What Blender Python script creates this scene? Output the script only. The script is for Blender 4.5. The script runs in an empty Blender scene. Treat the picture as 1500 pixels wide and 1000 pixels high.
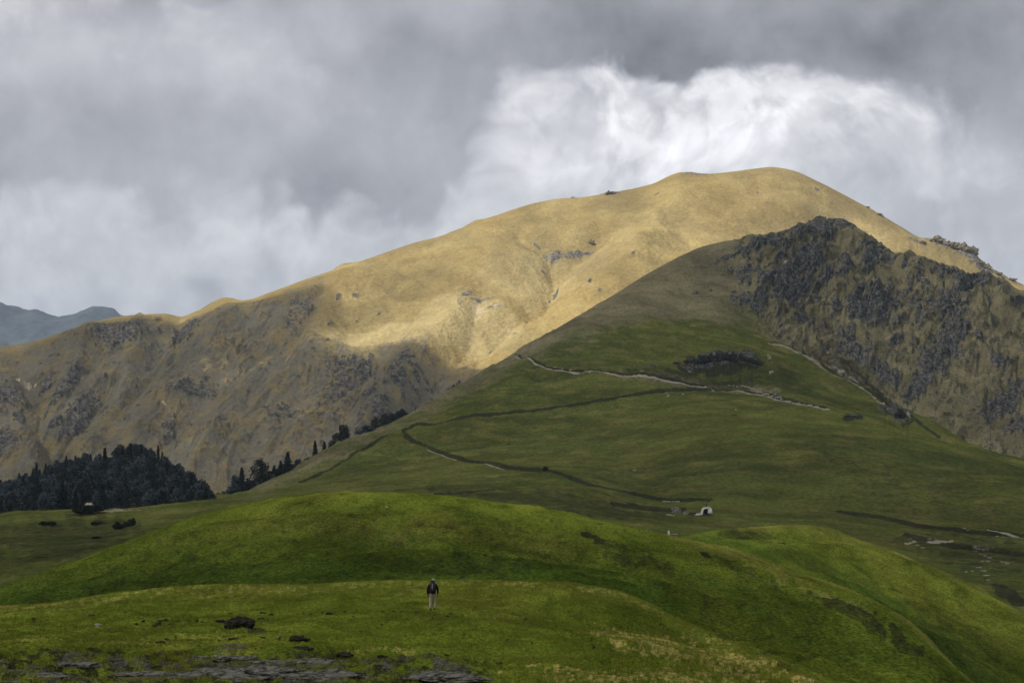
import bpy, bmesh, math, random
import numpy as np
from mathutils import Vector, Matrix
R = math.radians
random.seed(7)
scene = bpy.context.scene
col = scene.collection

# ------------------------------------------------------------------ camera
FPX = 2083.0          # focal length in photo pixels (50 mm on a 36 mm sensor, 1500 px)
HOR = 700.0           # eye-level row of the photograph
cam_d = bpy.data.cameras.new("camera"); cam_d.lens = 50; cam_d.sensor_width = 36
cam_d.shift_y = (HOR - 500) / 1500.0
cam_d.clip_start = 0.5; cam_d.clip_end = 60000
cam = bpy.data.objects.new("camera", cam_d); col.objects.link(cam)
cam.location = (0, 0, 0); cam.rotation_euler = (R(90), 0, 0)
scene.camera = cam

# ------------------------------------------------------------------ helpers
def tag(o, label=None, cat=None, group=None, kind=None):
    if label: o["label"] = label
    if cat: o["category"] = cat
    if group: o["group"] = group
    if kind: o["kind"] = kind
    return o
def link(name, me, mat=None, parent=None):
    o = bpy.data.objects.new(name, me); col.objects.link(o)
    if mat is not None and not me.materials: me.materials.append(mat)
    if parent is not None: o.parent = parent
    return o
def from_bm(name, bm, mat=None, parent=None, smooth=True):
    me = bpy.data.meshes.new(name); bm.to_mesh(me); bm.free()
    if smooth: me.polygons.foreach_set("use_smooth", [True] * len(me.polygons))
    return link(name, me, mat, parent)
def empty(name, loc, rz=0):
    o = bpy.data.objects.new(name, None); col.objects.link(o)
    o.location = loc; o.rotation_euler = (0, 0, rz); o.empty_display_size = 0.3
    return o

# ---- noise (numpy)
def _h(ix, iy, seed):
    n = (ix.astype(np.int64) * 374761393 + iy.astype(np.int64) * 668265263 + seed * 974634777) & 0xffffffff
    n = ((n ^ (n >> 13)) * 1274126177) & 0xffffffff
    return (n ^ (n >> 16)) & 0xffff
def pn(x, y, seed=0):
    x = np.asarray(x, float); y = np.asarray(y, float)
    x0 = np.floor(x); y0 = np.floor(y); fx = x - x0; fy = y - y0
    sx = fx * fx * fx * (fx * (fx * 6 - 15) + 10); sy = fy * fy * fy * (fy * (fy * 6 - 15) + 10)
    def g(ix, iy, dx, dy):
        a = _h(ix, iy, seed) * (2 * math.pi / 65536.0)
        return np.cos(a) * dx + np.sin(a) * dy
    a = g(x0, y0, fx, fy); b = g(x0 + 1, y0, fx - 1, fy)
    c = g(x0, y0 + 1, fx, fy - 1); d = g(x0 + 1, y0 + 1, fx - 1, fy - 1)
    return 1.5 * ((a + (b - a) * sx) + ((c + (d - c) * sx) - (a + (b - a) * sx)) * sy)
def fbm(x, y, o=4, seed=0, g=0.5):
    s = 0; a = 1
    for i in range(o):
        s = s + a * pn(x, y, seed + i * 17); x = x * 2.03 + 11.3; y = y * 2.03 - 7.1; a *= g
    return s
def ridged(x, y, o=4, seed=0, g=0.5):
    s = 0; a = 1; t = 0
    for i in range(o):
        s = s + a * (1 - 2 * np.abs(pn(x, y, seed + i * 13))); t += a
        x = x * 2.07 + 5.2; y = y * 2.07 + 3.7; a *= g
    return s / t
def sst(e0, e1, x):
    t = np.clip((x - e0) / (e1 - e0), 0, 1); return t * t * (3 - 2 * t)

# ---- interpolation
def pchip(xs, ys, x):
    xs = np.asarray(xs, float); ys = np.asarray(ys, float)
    h = np.diff(xs); dl = np.diff(ys) / h; m = np.zeros_like(ys)
    for i in range(1, len(xs) - 1):
        if dl[i-1] * dl[i] > 0:
            w1 = 2 * h[i] + h[i-1]; w2 = h[i] + 2 * h[i-1]
            m[i] = (w1 + w2) / (w1 / dl[i-1] + w2 / dl[i])
    m[0] = dl[0]; m[-1] = dl[-1]
    x = np.clip(x, xs[0], xs[-1]); k = np.clip(np.searchsorted(xs, x) - 1, 0, len(xs) - 2)
    t = (x - xs[k]) / h[k]
    return ((2*t**3 - 3*t**2 + 1) * ys[k] + (t**3 - 2*t**2 + t) * h[k] * m[k]
            + (-2*t**3 + 3*t**2) * ys[k+1] + (t**3 - t**2) * h[k] * m[k+1])
def vpchip(V, k, t):
    """V: (ncurves, ncols); returns value at curve index k + t"""
    d = np.diff(V, axis=0); n = V.shape[0]
    m = np.zeros_like(V)
    pr = d[:-1] * d[1:]
    with np.errstate(divide='ignore', invalid='ignore'):
        hm = np.where(pr > 0, 2 * pr / np.where(np.abs(d[:-1] + d[1:]) > 1e-12, d[:-1] + d[1:], 1), 0)
    m[1:-1] = hm; m[0] = d[0]; m[-1] = d[-1]
    t = t[:, None]
    return ((2*t**3 - 3*t**2 + 1) * V[k] + (t**3 - 2*t**2 + t) * m[k]
            + (-2*t**3 + 3*t**2) * V[k+1] + (t**3 - t**2) * m[k+1])

LAYERS = {}
def layer(name, curves, x0, x1, dx, rows, detail, mat, label=None, kind="structure"):
    """A hill surface swept through ground lines; every line lists (photo column, photo row, distance)."""
    cx = np.arange(x0, x1 + 0.01, dx)
    PY = np.array([pchip([c[0] for c in cv], [c[1] for c in cv], cx) for cv in curves])
    YY = np.array([pchip([c[0] for c in cv], [c[2] for c in cv], cx) for cv in curves])
    kk = []; tt = []
    for i, n in enumerate(rows):
        for j in range(n): kk.append(i); tt.append(j / n)
    kk.append(len(rows) - 1); tt.append(1.0)
    kk = np.array(kk); tt = np.array(tt)
    py = vpchip(PY, kk, tt); Y = vpchip(YY, kk, tt)
    px = np.broadcast_to(cx, py.shape).copy()
    v = (kk + tt)[:, None] + 0 * px
    X = (px - 750) / FPX * Y; Z = (HOR - py) / FPX * Y
    X, Y, Z, attrs = detail(px, py, X, Y, Z, v)
    nr, nc = px.shape
    me = bpy.data.meshes.new(name)
    co = np.stack([X, Y, Z], -1).reshape(-1, 3).astype(np.float32)
    idx = np.arange(nr * nc).reshape(nr, nc)
    q = np.stack([idx[:-1, :-1], idx[:-1, 1:], idx[1:, 1:], idx[1:, :-1]], -1).reshape(-1, 4)
    me.vertices.add(nr * nc); me.vertices.foreach_set("co", co.ravel())
    me.loops.add(q.size); me.loops.foreach_set("vertex_index", q.ravel().astype(np.int32))
    me.polygons.add(len(q)); me.polygons.foreach_set("loop_start", np.arange(0, q.size, 4, dtype=np.int32))
    me.polygons.foreach_set("use_smooth", np.ones(len(q), bool))
    me.update(calc_edges=True)
    for k_, a in attrs.items():
        at = me.attributes.new(k_, 'FLOAT', 'POINT'); at.data.foreach_set("value", np.clip(a, 0, 1).astype(np.float32).ravel())
    o = link(name, me, mat); tag(o, label, kind=kind)
    LAYERS[name] = dict(px=px, py=py, X=X, Y=Y, Z=Z, v=v, ap=750 + X / Y * FPX, ar=HOR - Z / Y * FPX, o=o)
    return o
def ground_at(name, px, py, vmin=-1, vmax=99):
    """world point of a hill surface seen at photo column/row"""
    L = LAYERS[name]
    d = np.abs(L['ap'] - px) + np.abs(L['ar'] - py) + 1e6 * ((L['v'] < vmin) | (L['v'] > vmax))
    i = np.unravel_index(np.argmin(d), d.shape)
    return Vector((float(L['X'][i]), float(L['Y'][i]), float(L['Z'][i])))
def blobs(px, py, lst, seed=0, wob=0.35, ws=12.0):
    """soft union of rotated ellipses with uneven outline: (x, y, rx, ry, degrees, strength)"""
    out = np.zeros_like(px)
    wn = fbm(px / ws, py / ws, 4, seed)
    for b in lst:
        x, y, rx, ry = b[:4]
        if rx < 10: rx, ry = rx * .8, ry * .8
        a = R(b[4]) if len(b) > 4 else 0; s = b[5] if len(b) > 5 else 1
        m = (np.abs(px - x) < 2.2 * max(rx, ry)) & (np.abs(py - y) < 2.2 * max(rx, ry))
        if not m.any(): continue
        dx = px[m] - x; dy = -(py[m] - y)
        u = (dx * math.cos(a) + dy * math.sin(a)) / rx; w = (-dx * math.sin(a) + dy * math.cos(a)) / ry
        r = np.sqrt(u * u + w * w) + wob * wn[m]
        out[m] = np.maximum(out[m], s * sst(1.25, 0.6, r))
    return out
def line_d(px, py, pts):
    """distance to polyline (px) and signed side (+ above)"""
    best = np.full(px.shape, 1e9); side = np.zeros(px.shape)
    for (ax, ay), (bx, by) in zip(pts[:-1], pts[1:]):
        dx, dy = bx - ax, by - ay; L2 = dx * dx + dy * dy
        t = np.clip(((px - ax) * dx + (py - ay) * dy) / L2, 0, 1)
        ex = px - ax - t * dx; ey = py - ay - t * dy; d = np.sqrt(ex * ex + ey * ey)
        m = d < best; best[m] = d[m]; side[m] = -(ey[m]) if abs(dx) > abs(dy) else ex[m]
    return best, side

# ------------------------------------------------------------------ node helpers
class NT:
    def __init__(s, tree): s.t = tree; s.n = tree.nodes; s.l = tree.links
    def new(s, typ, **kw):
        n = s.n.new(typ)
        for k, v in kw.items(): setattr(n, k, v)
        return n
    def put(s, sock, v):
        if v is None: return
        if isinstance(v, (int, float)): sock.default_value = v
        elif isinstance(v, (tuple, list)):
            sock.default_value = tuple(v) + ((1,) if len(v) == 3 and len(sock.default_value) == 4 else ())
        else: s.l.new(v, sock)
    def m(s, op, a, b=None, c=None, clamp=False):
        n = s.new('ShaderNodeMath', operation=op); n.use_clamp = clamp
        s.put(n.inputs[0], a); s.put(n.inputs[1], b); s.put(n.inputs[2], c); return n.outputs[0]
    def vm(s, op, a, b=None):
        n = s.new('ShaderNodeVectorMath', operation=op); s.put(n.inputs[0], a); s.put(n.inputs[1], b); return n.outputs[0]
    def mix(s, f, a, b, blend='MIX'):
        n = s.new('ShaderNodeMix', data_type='RGBA', blend_type=blend)
        s.put(n.inputs[0], f); s.put(n.inputs[6], a); s.put(n.inputs[7], b); return n.outputs[2]
    def noise(s, vec, scale, detail=4, rough=0.5, dist=0.0, typ=None, dim='3D'):
        n = s.new('ShaderNodeTexNoise', noise_dimensions=dim); s.put(n.inputs['Vector'], vec)
        n.inputs['Scale'].default_value = scale; n.inputs['Detail'].default_value = detail
        n.inputs['Roughness'].default_value = rough; n.inputs['Distortion'].default_value = dist
        if typ: n.noise_type = typ
        return n.outputs['Fac']
    def ss(s, v, a, b, lo=0.0, hi=1.0):
        n = s.new('ShaderNodeMapRange', interpolation_type='SMOOTHSTEP')
        s.put(n.inputs['Value'], v)
        for k, x in (('From Min', a), ('From Max', b), ('To Min', lo), ('To Max', hi)): n.inputs[k].default_value = x
        return n.outputs[0]
    def attr(s, name):
        n = s.new('ShaderNodeAttribute', attribute_name=name); return n.outputs['Fac']
def material(name):
    m = bpy.data.materials.new(name); m.use_nodes = True
    t = NT(m.node_tree); b = m.node_tree.nodes['Principled BSDF']
    b.inputs['Specular IOR Level'].default_value = 0.0; b.inputs['Roughness'].default_value = 0.9
    return m, t, b
def terrain_mat(name, g1, g2, g3, tan, dark, rock, rock2, path, s_big, s_mid, s_fine, stretch=(1, 1, 1), bump=0.5, bdist=1.0, fine=(0.7, 1.3), grit=1.0, mot=0.28, rbreak=1.7):
    m, t, b = material(name)
    P = t.new('ShaderNodeNewGeometry').outputs['Position']
    Q = t.vm('MULTIPLY', P, stretch)
    nb = t.noise(Q, 1 / s_big, 5, 0.55); nm = t.noise(Q, 1 / s_mid, 6, 0.6, 0.3); nf = t.noise(P, 1 / s_fine, 4, 0.65)
    c = t.mix(t.ss(nb, 0.36, 0.64), g1, g2)
    c = t.mix(t.ss(nm, 0.45, 0.68), c, g3)
    tm = t.m('ADD', t.attr('tan'), t.m('MULTIPLY', t.m('SUBTRACT', nm, 0.5), 0.9))
    c = t.mix(t.m('MULTIPLY', t.ss(tm, 0.15, 0.85), 0.95), c, tan)
    nb2 = t.noise(Q, 1 / (s_fine * 3.2), 6, 0.7, 0.3)
    c = t.mix(t.m('MULTIPLY', t.attr('foot_shade'), .72), c, (.040, .075, .010))  # painted shade: darker green on hill feet and hollows behind lit crests
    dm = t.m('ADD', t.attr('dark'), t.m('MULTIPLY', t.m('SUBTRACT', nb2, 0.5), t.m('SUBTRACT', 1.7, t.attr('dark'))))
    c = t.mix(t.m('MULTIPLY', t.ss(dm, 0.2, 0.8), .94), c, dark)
    n2 = t.noise(Q, 1 / (s_mid * 2.6), 8, 0.68, 0.4)
    c = t.mix(1.0, c, t.ss(n2, 0.36, 0.64, 1 - mot, 1 + mot), 'MULTIPLY')
    c = t.mix(1.0, c, t.ss(nf, 0.33, 0.67, fine[0], fine[1]), 'MULTIPLY')
    nr = t.noise(P, 1 / (s_mid * 0.3), 7, 0.72, 0.6)
    ra = t.attr('rock'); sn = t.new('ShaderNodeSeparateXYZ'); t.l.new(t.new('ShaderNodeNewGeometry').outputs['Normal'], sn.inputs[0])
    steep = t.m('MULTIPLY', t.m('SUBTRACT', .74, sn.outputs[2]), t.m('MULTIPLY', ra, 1.1))
    rm = t.m('ADD', t.m('ADD', t.m('MULTIPLY', ra, .95), steep), t.m('MULTIPLY', t.m('SUBTRACT', nr, 0.5), rbreak))
    rf = t.ss(rm, 0.32, 0.78)
    nr2 = t.noise(P, 1 / (s_mid * 0.16), 6, 0.75, 0.9)
    rc = t.mix(t.ss(nr2, 0.40, 0.62), rock, rock2)
    rc = t.mix(1.0, rc, t.ss(nf, 0.35, 0.65, 0.6, 1.4), 'MULTIPLY')
    c = t.mix(rf, c, rc)
    pf = t.ss(t.m('ADD', t.attr('path'), t.m('MULTIPLY', t.m('SUBTRACT', nb2, 0.5), 1.3)), 0.38, 0.8)
    c = t.mix(pf, c, path)
    t.put(b.inputs['Base Color'], c)
    bp = t.new('ShaderNodeBump'); bp.inputs['Strength'].default_value = bump; bp.inputs['Distance'].default_value = bdist
    t.put(bp.inputs['Height'], t.m('ADD', t.m('MULTIPLY', nf, grit), t.m('MULTIPLY', nm, 1.5)))
    t.put(b.inputs['Normal'], bp.outputs[0])
    return m

# ------------------------------------------------------------------ distant range
far_m = terrain_mat("far_range_rock", (0.045, 0.05, 0.06), (0.03, 0.038, 0.045), (0.05, 0.055, 0.06), (0.2, 0.17, 0.12), (0.04, 0.05, 0.05),
                    (0.05, 0.055, 0.065), (0.035, 0.04, 0.05), (0.1, 0.1, 0.1), 900, 260, 80, bump=0.6, bdist=30)  # dark bluish base colour carries the range's haze and shade
def d_far(px, py, X, Y, Z, v):
    r = ridged(X / 900, Y / 900, 5, 3)
    w = sst(0.0, 1.5, v) * sst(6, 4, v)
    crest = np.exp(-((v - 3) / 0.5) ** 2)
    Z = Z + w * (r * 130 * (1 - crest * 0.9) + crest * 22 * fbm(X / 160, Y / 400, 4, 5))
    return X, Y, Z, dict(rock=0.3 + 0.4 * r, path=0 * X, tan=0 * X, dark=0 * X)
sky = [(-900, 470), (-500, 420), (-200, 435), (-60, 430), (0, 442), (12, 449), (30, 451), (45, 451), (60, 456), (80, 463), (95, 464), (108, 461), (122, 453), (135, 450), (150, 452), (165, 454), (178, 463), (250, 480), (400, 500), (700, 520), (1100, 560), (2300, 560)]
layer("distant_mountains",
      [[(-900, 720, 8000), (2300, 720, 8000)], [(-900, 650, 9000), (2300, 660, 9000)], [(-900, 560, 10500), (2300, 600, 10500)],
       [(a, b, 12000) for a, b in sky], [(a, b + 40, 13000) for a, b in sky], [(-900, 740, 15000), (2300, 740, 15000)]],
      -900, 2300, 4, [10, 40, 60, 12, 10], d_far, far_m)

# ------------------------------------------------------------------ the big golden mountain
mt_m = terrain_mat("dry_golden_grass_slope", (0.325, 0.243, 0.100), (0.262, 0.207, 0.096), (0.35, 0.275, 0.12), (0.40, 0.325, 0.165), (0.200, 0.182, 0.140),
                   (0.08, 0.078, 0.078), (0.235, 0.215, 0.18), (0.55, 0.47, 0.34), 420, 70, 7, stretch=(1, 0.6, 1), bump=0.8, bdist=5, fine=(0.84, 1.14), mot=0.2)
M_ROCK = [(172, 502, 42, 20, 5), (272, 480, 22, 13, 15), (280, 496, 9, 3, 40), (16, 576, 26, 20, 0), (96, 574, 34, 9, 42), (120, 606, 40, 14, 45), (68, 562, 15, 10, 30),
          (30, 606, 12, 10, 0), (78, 634, 26, 9, 25), (104, 632, 20, 7, 40), (10, 660, 22, 30, 0), (276, 583, 46, 8, 12, .8), (250, 627, 10, 17, -30, .8), (412, 618, 30, 10, 10, .8),
          (296, 648, 38, 14, 0, .55), (442, 452, 38, 14, 48, .75), (420, 480, 28, 10, 30, .5), (514, 546, 42, 14, 12, .8), (496, 572, 34, 14, 30, .75), (582, 572, 15, 20, 0, .9),
          (538, 592, 24, 10, 30, .9), (594, 546, 15, 7, 0, .8), (610, 562, 7, 5, 0, .9), (480, 610, 30, 12, 0, .6), (560, 620, 26, 14, 0, .75), (640, 560, 16, 8, 0, .6), (156, 562, 6, 4, 45), (234, 484, 4, 3), (236, 505, 5, 8, 0, .8),
          (100, 490, 12, 4, 15, .7), (203, 468, 9, 3, 0, .9), (230, 468, 7, 3, 0, .9), (352, 505, 40, 5, 12, .6), (330, 590, 5, 8, -40, .7), (345, 568, 4, 3),
          (812, 370, 20, 6, 10, .85), (842, 362, 13, 6, 15, .95), (866, 357, 10, 7, 0, 1), (786, 355, 8, 3, -45, .9), (814, 408, 4, 11, -25, .85), (804, 421, 4, 3), (863, 421, 4, 3), (878, 435, 3, 3), (928, 399, 5, 2, 30),
          (794, 390, 5, 2), (703, 452, 22, 3.2, 8, .95), (726, 462, 13, 3, 15, .9), (674, 470, 8, 6, 40, .7), (684, 448, 12, 3, 20, .8), (496, 446, 7, 3, 35), (520, 440, 8, 4, 30, .8), (554, 463, 6, 2.4, 25), (484, 482, 8, 2.5, 45), (480, 515, 7, 2, 35),
          (754, 485, 5, 2, -20), (720, 506, 4, 3), (507, 485, 3, 2), (522, 470, 3, 2), (770, 468, 5, 2), (893, 283, 14, 3.5, 0), (840, 290, 7, 2.2), (1018, 257, 24, 3.5, 0, .8), (1197, 280, 6, 2.5, -30, .8),
          (1275, 303, 14, 3, -30, .85), (1290, 315, 9, 4, -30, .8), (962, 288, 8, 3, 15, .6), (1110, 282, 4, 2), (1122, 300, 5, 3, 0, .7), (1340, 353, 12, 4, -20, .7), (1350, 360, 6, 6, -40, .7), (1368, 352, 16, 7, -20, 1), (1390, 358, 14, 8, -20, .9),
          (1412, 366, 18, 7, -10, 1), (1422, 374, 12, 9, -40, .95), (1436, 386, 10, 7, -40, .95), (1448, 396, 10, 5, -30, .9), (1465, 402, 12, 5, -30, .8), (1490, 413, 12, 4, -30, .75), (900, 355, 8, 2, 15, .7), (925, 350, 6, 2, 15, .6), (740, 300, 26, 2.5, 25, .6)]
M_GULLY = [([(20, 520), (60, 590), (52, 640), (95, 690)], 16, 22), ([(130, 545), (60, 640)], 10, 12), ([(172, 560), (95, 655), (70, 700)], 9, 12), ([(236, 500), (215, 560), (150, 640)], 16, 12),
           ([(265, 462), (255, 520)], 14, 16), ([(400, 500), (340, 560), (200, 690)], 24, 12), ([(480, 420), (430, 500), (410, 540)], 22, 24), ([(880, 340), (815, 400), (800, 440), (700, 520)], 20, 20),
           ([(760, 345), (805, 380), (812, 400)], 12, 10), ([(706, 440), (690, 500), (660, 540)], 22, 14), ([(560, 540), (500, 620)], 18, 16), ([(640, 550), (560, 640)], 18, 16), ([(1240, 330), (1290, 370)], 20, 10), ([(940, 290), (1000, 340)], 22, 14)]
M_SPUR = [([(500, 395), (440, 520), (330, 620), (280, 700)], 34, 26), ([(130, 478), (110, 560), (40, 700)], 22, 18), ([(205, 470), (170, 600), (110, 690)], 18, 14), ([(330, 450), (300, 540), (200, 640)], 26, 18),
          ([(700, 330), (740, 420), (620, 520), (540, 600)], 40, 22), ([(1000, 262), (960, 340), (900, 420)], 40, 22), ([(600, 560), (520, 650)], 18, 14)]
M_SKY = [(-300, 535, 2800), (-150, 520, 2850), (0, 508, 2900), (50, 500, 2900), (90, 488, 2900), (130, 475, 2920), (180, 463, 2950), (215, 460, 2970), (240, 459, 2990), (265, 462.5, 3000), (290, 455, 3030), (320, 449, 3050), (360, 441, 3100), (400, 427, 3150), (450, 408, 3200), (500, 392, 3250),
         (550, 375, 3300), (600, 358, 3350), (650, 345, 3380), (700, 328, 3400), (725, 318, 3430), (750, 308, 3450), (790, 296, 3480), (820, 291, 3500), (850, 289, 3500), (900, 281, 3500), (950, 271, 3520), (1000, 257, 3550), (1040, 255, 3560), (1070, 252, 3570), (1100, 248, 3590), (1130, 245, 3600), (1160, 250, 3600),
         (1200, 267, 3600), (1245, 290, 3580), (1290, 314, 3550), (1320, 332, 3530), (1350, 348, 3500), (1372, 350, 3480), (1400, 358, 3480), (1425, 367, 3460), (1438, 382, 3450), (1465, 400, 3420), (1500, 418, 3400), (1650, 480, 3300), (1800, 530, 3200)]
def d_mt(px, py, X, Y, Z, v):
    w = sst(0.3, 1.0, v) * (1 - 0.93 * np.exp(-((v - 4) / 0.5) ** 2))
    for pts, wd, dp in M_GULLY:
        d, s = line_d(px, py, pts); Z = Z - 1.5 * dp * w * np.exp(-(d / wd) ** 1.3)
    for pts, wd, dp in M_SPUR:
        d, s = line_d(px, py, pts); Z = Z + 1.4 * dp * w * np.exp(-(d / wd) ** 1.6)
    Z = Z + w * (16 * fbm(X / 260, Y / 260, 5, 2, 0.5))
    # small runnels that follow the fall of the slope
    c, sn = math.cos(0.75), math.sin(0.75)
    u = (px * c - py * sn); q = (px * sn + py * c)
    lo = sst(520, 400, px) * sst(-4, 22, py - np.interp(px, [a[0] for a in M_SKY], [a[1] for a in M_SKY])) + sst(500, 560, py)
    run = ridged(q / 26 + 0.4 * fbm(px / 60, py / 60, 2, 8), u / 120, 4, 9)
    Z = Z + w * np.clip(lo, 0, 1) * run * 12.0
    up = ridged((px + 0.5 * py) / 60, (py - 0.3 * px) / 26, 4, 22)
    Z = Z + w * (1 - np.clip(lo, 0, 1)) * up * 4.5
    rk = blobs(px, py, M_ROCK, 4, 0.5, 9.0)
    scat = sst(0.42, 0.62, fbm(px / 20, py / 12, 5, 31)) * np.clip(lo, 0, 1) * 0.75 * sst(400, 520, px + 0.0 * py) \
        + sst(0.55, 0.75, fbm(px / 16, py / 10, 5, 41)) * 0.6 * np.clip(lo, 0, 1)
    rk = np.maximum(rk, scat); rk = np.maximum(rk, .72 * np.clip(lo, 0, 1) * sst(.05, -.35, run) * sst(-.1, .4, fbm(px / 50, py / 40, 3, 43)))
    rr = ridged(px / 11, py / 9, 4, 6)
    crag = rk * (rr * 8 + 4) * (.35 + .65 * np.clip(lo, 0, 1))
    Y = Y - crag * 0.6; Z = Z + crag * 0.55 * (1 - 0.5 * np.exp(-((v - 4) / 0.2) ** 2))
    tan = blobs(px, py, [(800, 400, 130, 40, 10, .5), (690, 480, 90, 40, 0, .7), (560, 510, 120, 30, 5, .8), (706, 466, 26, 14, 0, 1), (330, 550, 60, 24, 0, .9), (760, 420, 80, 30, 0, .6), (1240, 340, 80, 30, -30, .5), (900, 340, 160, 20, 8, .3)], 12, 0.3, 60)
    path = np.zeros_like(px)
    d, s = line_d(px, py, [(432, 528), (410, 543), (385, 560), (368, 572)]); path = np.maximum(path, sst(2.5, .8, d) * .8)
    path = np.maximum(path, blobs(px, py, [(700, 468, 13, 10, 20, .62), (728, 462, 10, 4, 10, .6), (26, 535, 6, 3, 0, .9), (40, 545, 12, 3, -40, .6), (52, 551, 4, 2, 0, .8), (240, 608, 5, 2, 0, .7), (1318, 374, 12, 3, -20, .8)], 7, .4, 5))
    path = path * (1 - 0.0)
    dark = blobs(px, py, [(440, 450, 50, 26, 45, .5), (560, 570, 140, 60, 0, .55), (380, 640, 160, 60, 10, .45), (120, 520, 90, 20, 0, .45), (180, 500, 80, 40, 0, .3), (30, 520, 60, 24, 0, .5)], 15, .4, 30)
    dark = np.maximum(dark, np.clip(lo, 0, 1) * (.50 + .42 * sst(.45, .0, run) + .3 * sst(-.2, .4, fbm(px / 30, py / 18, 5, 77))))  # scrub in runnels, plus the shaded flank's grey painted into its colour
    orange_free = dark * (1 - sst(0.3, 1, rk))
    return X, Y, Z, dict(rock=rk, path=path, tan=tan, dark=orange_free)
layer("golden_mountain",
      [[(-300, 860, 1900), (700, 830, 2000), (1800, 800, 2100)],
       [(-300, 720, 2150), (0, 715, 2150), (200, 700, 2200), (400, 690, 2250), (600, 655, 2300), (740, 640, 2300), (1100, 600, 2400), (1500, 600, 2500), (1800, 620, 2500)],
       [(-300, 620, 2500), (0, 610, 2450), (200, 600, 2500), (300, 596, 2500), (430, 560, 2550), (600, 535, 2600), (700, 530, 2600), (900, 500, 2600), (1100, 470, 2700), (1500, 510, 2750), (1800, 565, 2700)],
       [(-300, 568, 2680), (0, 550, 2650), (130, 522, 2700), (265, 505, 2750), (400, 475, 2850), (500, 448, 2900), (700, 410, 3000), (900, 370, 3050), (1100, 340, 3100), (1300, 375, 3150), (1500, 455, 3150), (1800, 545, 3050)],
       M_SKY, [(a, b + 30, c + 250) for a, b, c in M_SKY], [(-300, 760, 5000), (1800, 760, 5000)]],
      -300, 1800, 1.25, [10, 100, 110, 130, 14, 10], d_mt, mt_m)

# ------------------------------------------------------------------ green hill with the zigzag track, rocky top, forest knoll
gh_m = terrain_mat("hill_pasture_and_rock", (0.094, 0.108, 0.026), (0.068, 0.085, 0.022), (0.135, 0.128, 0.038), (0.175, 0.155, 0.095), (0.032, 0.034, 0.018),
                   (0.032, 0.034, 0.037), (0.150, 0.148, 0.142), (0.34, 0.31, 0.25), 150, 22, 2.4, stretch=(1, 1.5, 1), bump=0.9, bdist=2.0, fine=(0.76, 1.24), mot=0.24, rbreak=2.0)
G_ROCK = [(1224, 328, 46, 13, 0), (1190, 345, 42, 22, 15), (1120, 362, 44, 11, 18, .9), (1150, 372, 30, 9, 10, .8), (1282, 376, 26, 12, -38), (1276, 388, 20, 12, 10, .9), (1180, 396, 30, 18, 20), (1156, 430, 38, 26, 10), (1122, 424, 18, 12, 30), (1092, 408, 24, 16, 0, .85),
          (1096, 445, 32, 10, -10, .85), (1180, 470, 15, 7, 0), (1228, 418, 13, 8, 0), (1238, 394, 12, 8, 0), (1215, 408, 10, 6, 0, .8), (1276, 460, 42, 30, 15), (1290, 440, 22, 16, 0), (1224, 463, 11, 8, 0), (1316, 508, 11, 9, 0, .8), (1384, 408, 20, 14, 0), (1425, 420, 30, 18, 15), (1440, 402, 10, 8, 0), (1340, 450, 13, 8, 0, .85),
          (1384, 448, 20, 15, 0), (1388, 466, 24, 13, 0), (1392, 505, 30, 22, 50), (1362, 548, 36, 18, 48), (1340, 572, 24, 12, 45), (1432, 516, 9, 11, 0, .8), (1488, 456, 14, 6, 20, .9), (1478, 586, 34, 15, 22), (1440, 610, 20, 10, 20, .8), (1492, 630, 24, 20, 0, .9), (1258, 532, 50, 12, -28, .85), (1300, 560, 30, 9, -35, .85),
          (1070, 392, 6, 4, 0), (1018, 430, 7, 3, 0), (1040, 428, 4, 3, 0), (1074, 430, 5, 4, 0), (1065, 378, 30, 3, 15, .7), (1020, 390, 24, 2.5, 15, .6), (1330, 430, 6, 4), (1300, 420, 8, 5, 0, .8), (1345, 470, 6, 6), (1410, 470, 10, 8, 0, .7), (1455, 480, 8, 5, 0, .7), (1460, 545, 12, 7, 0, .7), (1240, 500, 12, 5, -30, .8), (1200, 440, 8, 12, 20, .8),
          (1052, 525, 36, 6, 3), (1014, 531, 24, 2.5, 8, .8), (1104, 530, 10, 4, -30, .8), (960, 540, 30, 3, -4, .55),
          (1316, 607, 20, 8, -32, 1), (1292, 596, 10, 4, -30, 1), (1246, 610, 12, 3, 0, .9), (1168, 565, 6, 3, -30, .6)]
G_UP = [(760, 522), (790, 535), (850, 544), (905, 553), (975, 560), (1030, 562)]      # pale upper track
G_STONE = [(1050, 566), (1080, 566), (1110, 575), (1140, 585), (1165, 590), (1208, 600)]
G_MID = [(592, 636), (612, 625), (680, 617), (740, 610), (800, 601), (840, 592), (900, 583), (960, 575), (1030, 569), (1070, 565)]
G_LOW = [(592, 636), (592, 643), (620, 655), (660, 668), (700, 678), (740, 686), (800, 690), (860, 708), (920, 722), (980, 732), (1038, 735)]
G_RIM = [(1130, 500), (1150, 505), (1190, 525), (1240, 556), (1290, 588)]
BOG = [(1230, 752), (1290, 757), (1340, 770), (1390, 776), (1440, 782), (1510, 788)]
BOG2 = [(1330, 785), (1400, 800), (1460, 806), (1510, 812)]
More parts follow.
